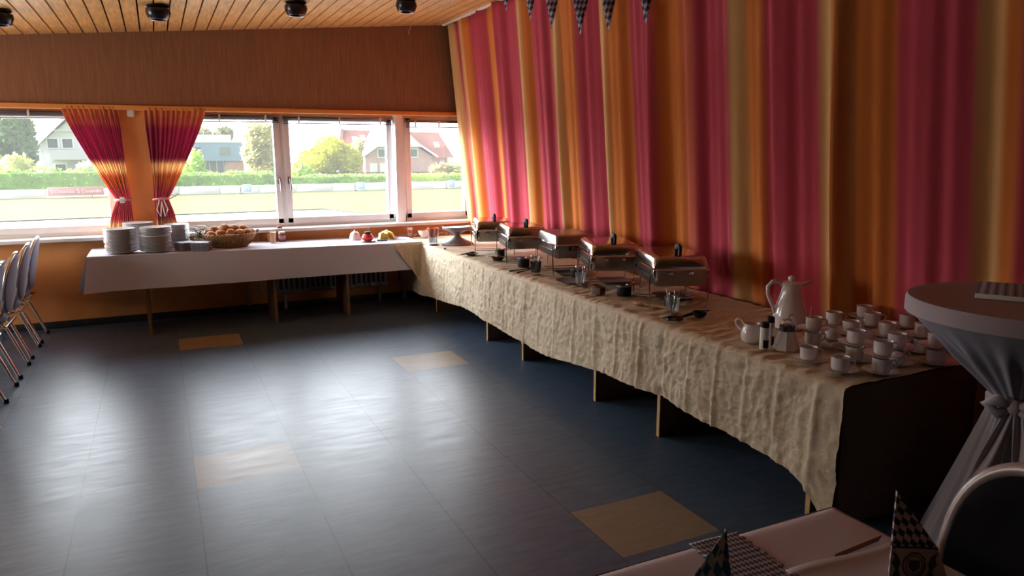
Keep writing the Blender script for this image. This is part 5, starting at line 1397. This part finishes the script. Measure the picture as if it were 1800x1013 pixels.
hedge(-13.5, -1.6, 57, 1.75, 1.4, L_hedge, 'green hedge behind the red board, before the white house', 1)
hedge(-1.5, 7.8, 57, 1.40, 1.4, L_hedge, 'green hedge below the modern house', 2)
hedge(7.9, 17.5, 56.5, 1.10, 1.2, L_hedge, 'low green hedge below the yellow tree', 3)
hedge(17.6, 27.0, 56.5, 1.05, 1.2, L_lime, 'clipped light green hedge before the red-roofed house', 4)
# houses
M_hw = mat('white_render', (0.62, 0.62, 0.64), 0.8); M_hroof = mat('grey_roof_tiles', (0.34, 0.33, 0.38), 0.8); M_hglass = mat('dark_house_glass', (0.06, 0.07, 0.09), 0.2); M_trimw = mat('white_trim', (0.8, 0.8, 0.8), 0.6)
t = thing('gabled_house', 'white gabled house with balcony behind the left window', 'house', (-6.5, 92, GZ))
q = MB()
pts = [(-4.3, 0, 0), (4.3, 0, 0), (4.3, 0, 3.6), (0.2, 0, 7.8), (-4.3, 0, 3.6)]
q.prism(pts, (0, 9, 0)); obj('walls', q, M_hw, t, ang=0)
q = MB()
q.prism([(-5.0, -0.8, 2.9), (0.2, -0.8, 8.2), (5.4, -0.8, 2.9), (5.4, -0.8, 3.25), (0.2, -0.8, 8.6), (-5.0, -0.8, 3.25)], (0, 10.4, 0)); obj('roof', q, M_hroof, t, ang=0)
q = MB()
q.prism([(-5.05, -0.95, 2.85), (0.2, -0.95, 8.1), (0.2, -0.95, 8.45), (-5.05, -0.95, 3.2)], (0, 0.15, 0)); q.prism([(5.45, -0.95, 2.85), (0.2, -0.95, 8.1), (0.2, -0.95, 8.45), (5.45, -0.95, 3.2)], (0, 0.15, 0)); obj('barge_board', q, M_trimw, t, ang=0)
q = MB(); q.box((0.1, -0.25, 5.1), (6.2, 0.5, 0.18)); q.prism([(-2.4, -0.3, 5.2), (2.8, -0.3, 5.2), (0.2, -0.3, 7.7)], (0, 0.2, 0)); obj('gable_cladding', q, mat('pale_green_cladding', (0.56, 0.61, 0.60), 0.8), t, ang=0)
q = MB(); q.box((0.4, -0.7, 2.55), (7.4, 1.4, 1.0)); obj('balcony', q, mat('grey_balcony', (0.48, 0.50, 0.55), 0.7), t, ang=0)
for x_, z_ in ((-3.1, 3.75), (-1.75, 3.75), (-2.6, 1.1)):
    q = MB(); q.box((x_, -0.06, z_), (1.15, 0.12, 1.15)); w_ = obj('window', q, M_trimw, t, ang=0)
    q = MB(); q.box((x_, -0.13, z_), (0.9, 0.04, 0.92)); obj('pane', q, M_hglass, w_, ang=0)
q = MB(); q.box((-1.2, -0.06, 0.9), (1.3, 0.12, 1.9)); obj('door', q, mat('lilac_door', (0.42, 0.40, 0.52), 0.6), t, ang=0)
t = thing('modern_house', 'flat-roofed blue-grey modern house with a brick corner', 'house', (6.9, 95, GZ))
q = MB(); q.box((0, 2.5, 2.85), (5.6, 5, 2.15)); obj('upper_storey', q, mat('blue_grey_cladding', (0.24, 0.36, 0.48), 0.7), t, ang=0)
q = MB(); q.box((-0.6, 3.5, 4.4), (4.4, 3.2, 0.9)); q.box((-0.05, 2.5, 3.97), (5.8, 5.1, 0.12)); obj('roof_storey', q, M_trimw, t, ang=0)
q = MB(); q.box((1.65, 2.6, 0.9), (2.1, 4.6, 1.8)); obj('brick_corner', q, mat('red_brick', (0.56, 0.33, 0.25), 0.85, var=0.1, vscale=3), t, ang=0)
q = MB(); q.box((-1.1, 2.8, 0.9), (3.4, 4.2, 1.8)); obj('glazed_front', q, mat('blue_glass_front', (0.12, 0.15, 0.20), 0.3), t, ang=0)
for k in range(5):
    q = MB(); q.box((-2.7 + k * 0.8, 0.67, 0.9), (0.08, 0.06, 1.8)); obj('mullion', q, M_trimw, t, ang=0)
q = MB(); q.box((0.65, -0.03, 2.95), (1.15, 0.1, 0.95)); w_ = obj('window', q, mat('grey_window_frame', (0.2, 0.26, 0.28), 0.5), t, ang=0)
q = MB(); q.box((0.65, -0.09, 2.95), (0.95, 0.04, 0.75)); obj('pane', q, mat('green_house_glass', (0.16, 0.22, 0.18), 0.3), w_, ang=0)
q = MB(); q.box((-2.3, -0.03, 3.05), (0.6, 0.1, 0.6)); obj('window', q, M_hglass, t, ang=0)
q = MB(); q.box((5.2, 1.0, 1.35), (5.0, 2.0, 0.18)); q.box((7.5, 1.0, 0.65), (0.15, 1.8, 1.3)); obj('carport_roof', q, M_trimw, t, ang=0)
t = thing('red_roofed_house', 'brick house with red half-hipped roof and white gable trim at the right', 'house', (30.9, 101, GZ))
M_rroof = mat('red_roof_tiles', (0.22, 0.085, 0.065), 0.85, var=0.12, vscale=0.8); M_brick = mat('pink_brick', (0.60, 0.40, 0.37), 0.85, var=0.06, vscale=2)
q = MB(); q.prism([(-4.9, 0, 0), (4.9, 0, 0), (4.9, 0, 2.1), (2.6, 0, 3.5), (-2.9, 0, 3.5), (-4.9, 0, 2.1)], (0, 6, 0)); q.box((0, 4.5, 1.0), (15.5, 6, 2.0)); obj('walls', q, M_brick, t, ang=0)
q = MB()
q.prism([(-8.4, 1.2, 1.9), (-8.4, 8.4, 1.9), (-7.0, 5.0, 6.0), (-7.0, 4.6, 6.0)], (0.4, 0, 0))
q.poly([(-8.4, 1.0, 1.9), (8.6, 1.0, 1.9), (7.6, 4.8, 5.6), (-6.8, 4.8, 5.9)]); q.poly([(-8.4, 9.0, 1.9), (8.6, 9.0, 1.9), (7.6, 4.8, 5.6), (-6.8, 4.8, 5.9)])
q.poly([(-3.2, -0.5, 3.6), (3.0, -0.5, 3.6), (2.4, 4.8, 6.0), (-2.6, 4.8, 6.0)]); q.poly([(-5.4, -0.5, 2.0), (-3.2, -0.5, 3.6), (-2.6, 4.8, 6.0), (-5.4, 2.2, 2.6)]); q.poly([(5.4, -0.5, 2.0), (3.0, -0.5, 3.6), (2.4, 4.8, 6.0), (5.4, 2.2, 2.6)])
obj('roof', q, M_rroof, t, ang=0)
q = MB()
q.prism([(-5.5, -0.7, 1.9), (-3.25, -0.7, 3.45), (-3.15, -0.7, 3.75), (-5.5, -0.7, 2.2)], (0, 0.2, 0)); q.prism([(-3.25, -0.7, 3.45), (3.05, -0.7, 3.45), (3.05, -0.7, 3.75), (-3.25, -0.7, 3.75)], (0, 0.2, 0)); q.prism([(3.05, -0.7, 3.45), (5.5, -0.7, 1.9), (5.5, -0.7, 2.2), (3.05, -0.7, 3.75)], (0, 0.2, 0)); q.box((-6.6, 0.9, 1.85), (3.2, 0.3, 0.2))
obj('gable_trim', q, M_trimw, t, ang=0)
for x_ in (-2.55, 2.05):
    q = MB(); q.box((x_, -0.06, 2.6), (1.35, 0.14, 1.35)); w_ = obj('window', q, M_trimw, t, ang=0)
    q = MB(); q.box((x_, -0.15, 2.6), (0.98, 0.04, 0.98)); obj('pane', q, mat('grey_house_glass', (0.13, 0.17, 0.19), 0.3), w_, ang=0)
for x_ in (-3.7, -2.4):
    q = MB(); q.box((x_, -0.05, 0.6), (0.95, 0.1, 1.2), 0.2); obj('garden_door', q, M_trimw, t, ang=0)
for x_, y_, z_ in ((-5.4, 3.3, 4.3), (-4.3, 3.4, 4.5), (6.4, 2.6, 3.6)):
    q = MB(); q.box((x_, y_ - 0.25, z_ + 0.2), (0.7, 0.12, 1.0), rot=Matrix.Rotation(R(-42), 3, 'X')); obj('roof_window', q, M_trimw, t, ang=0)
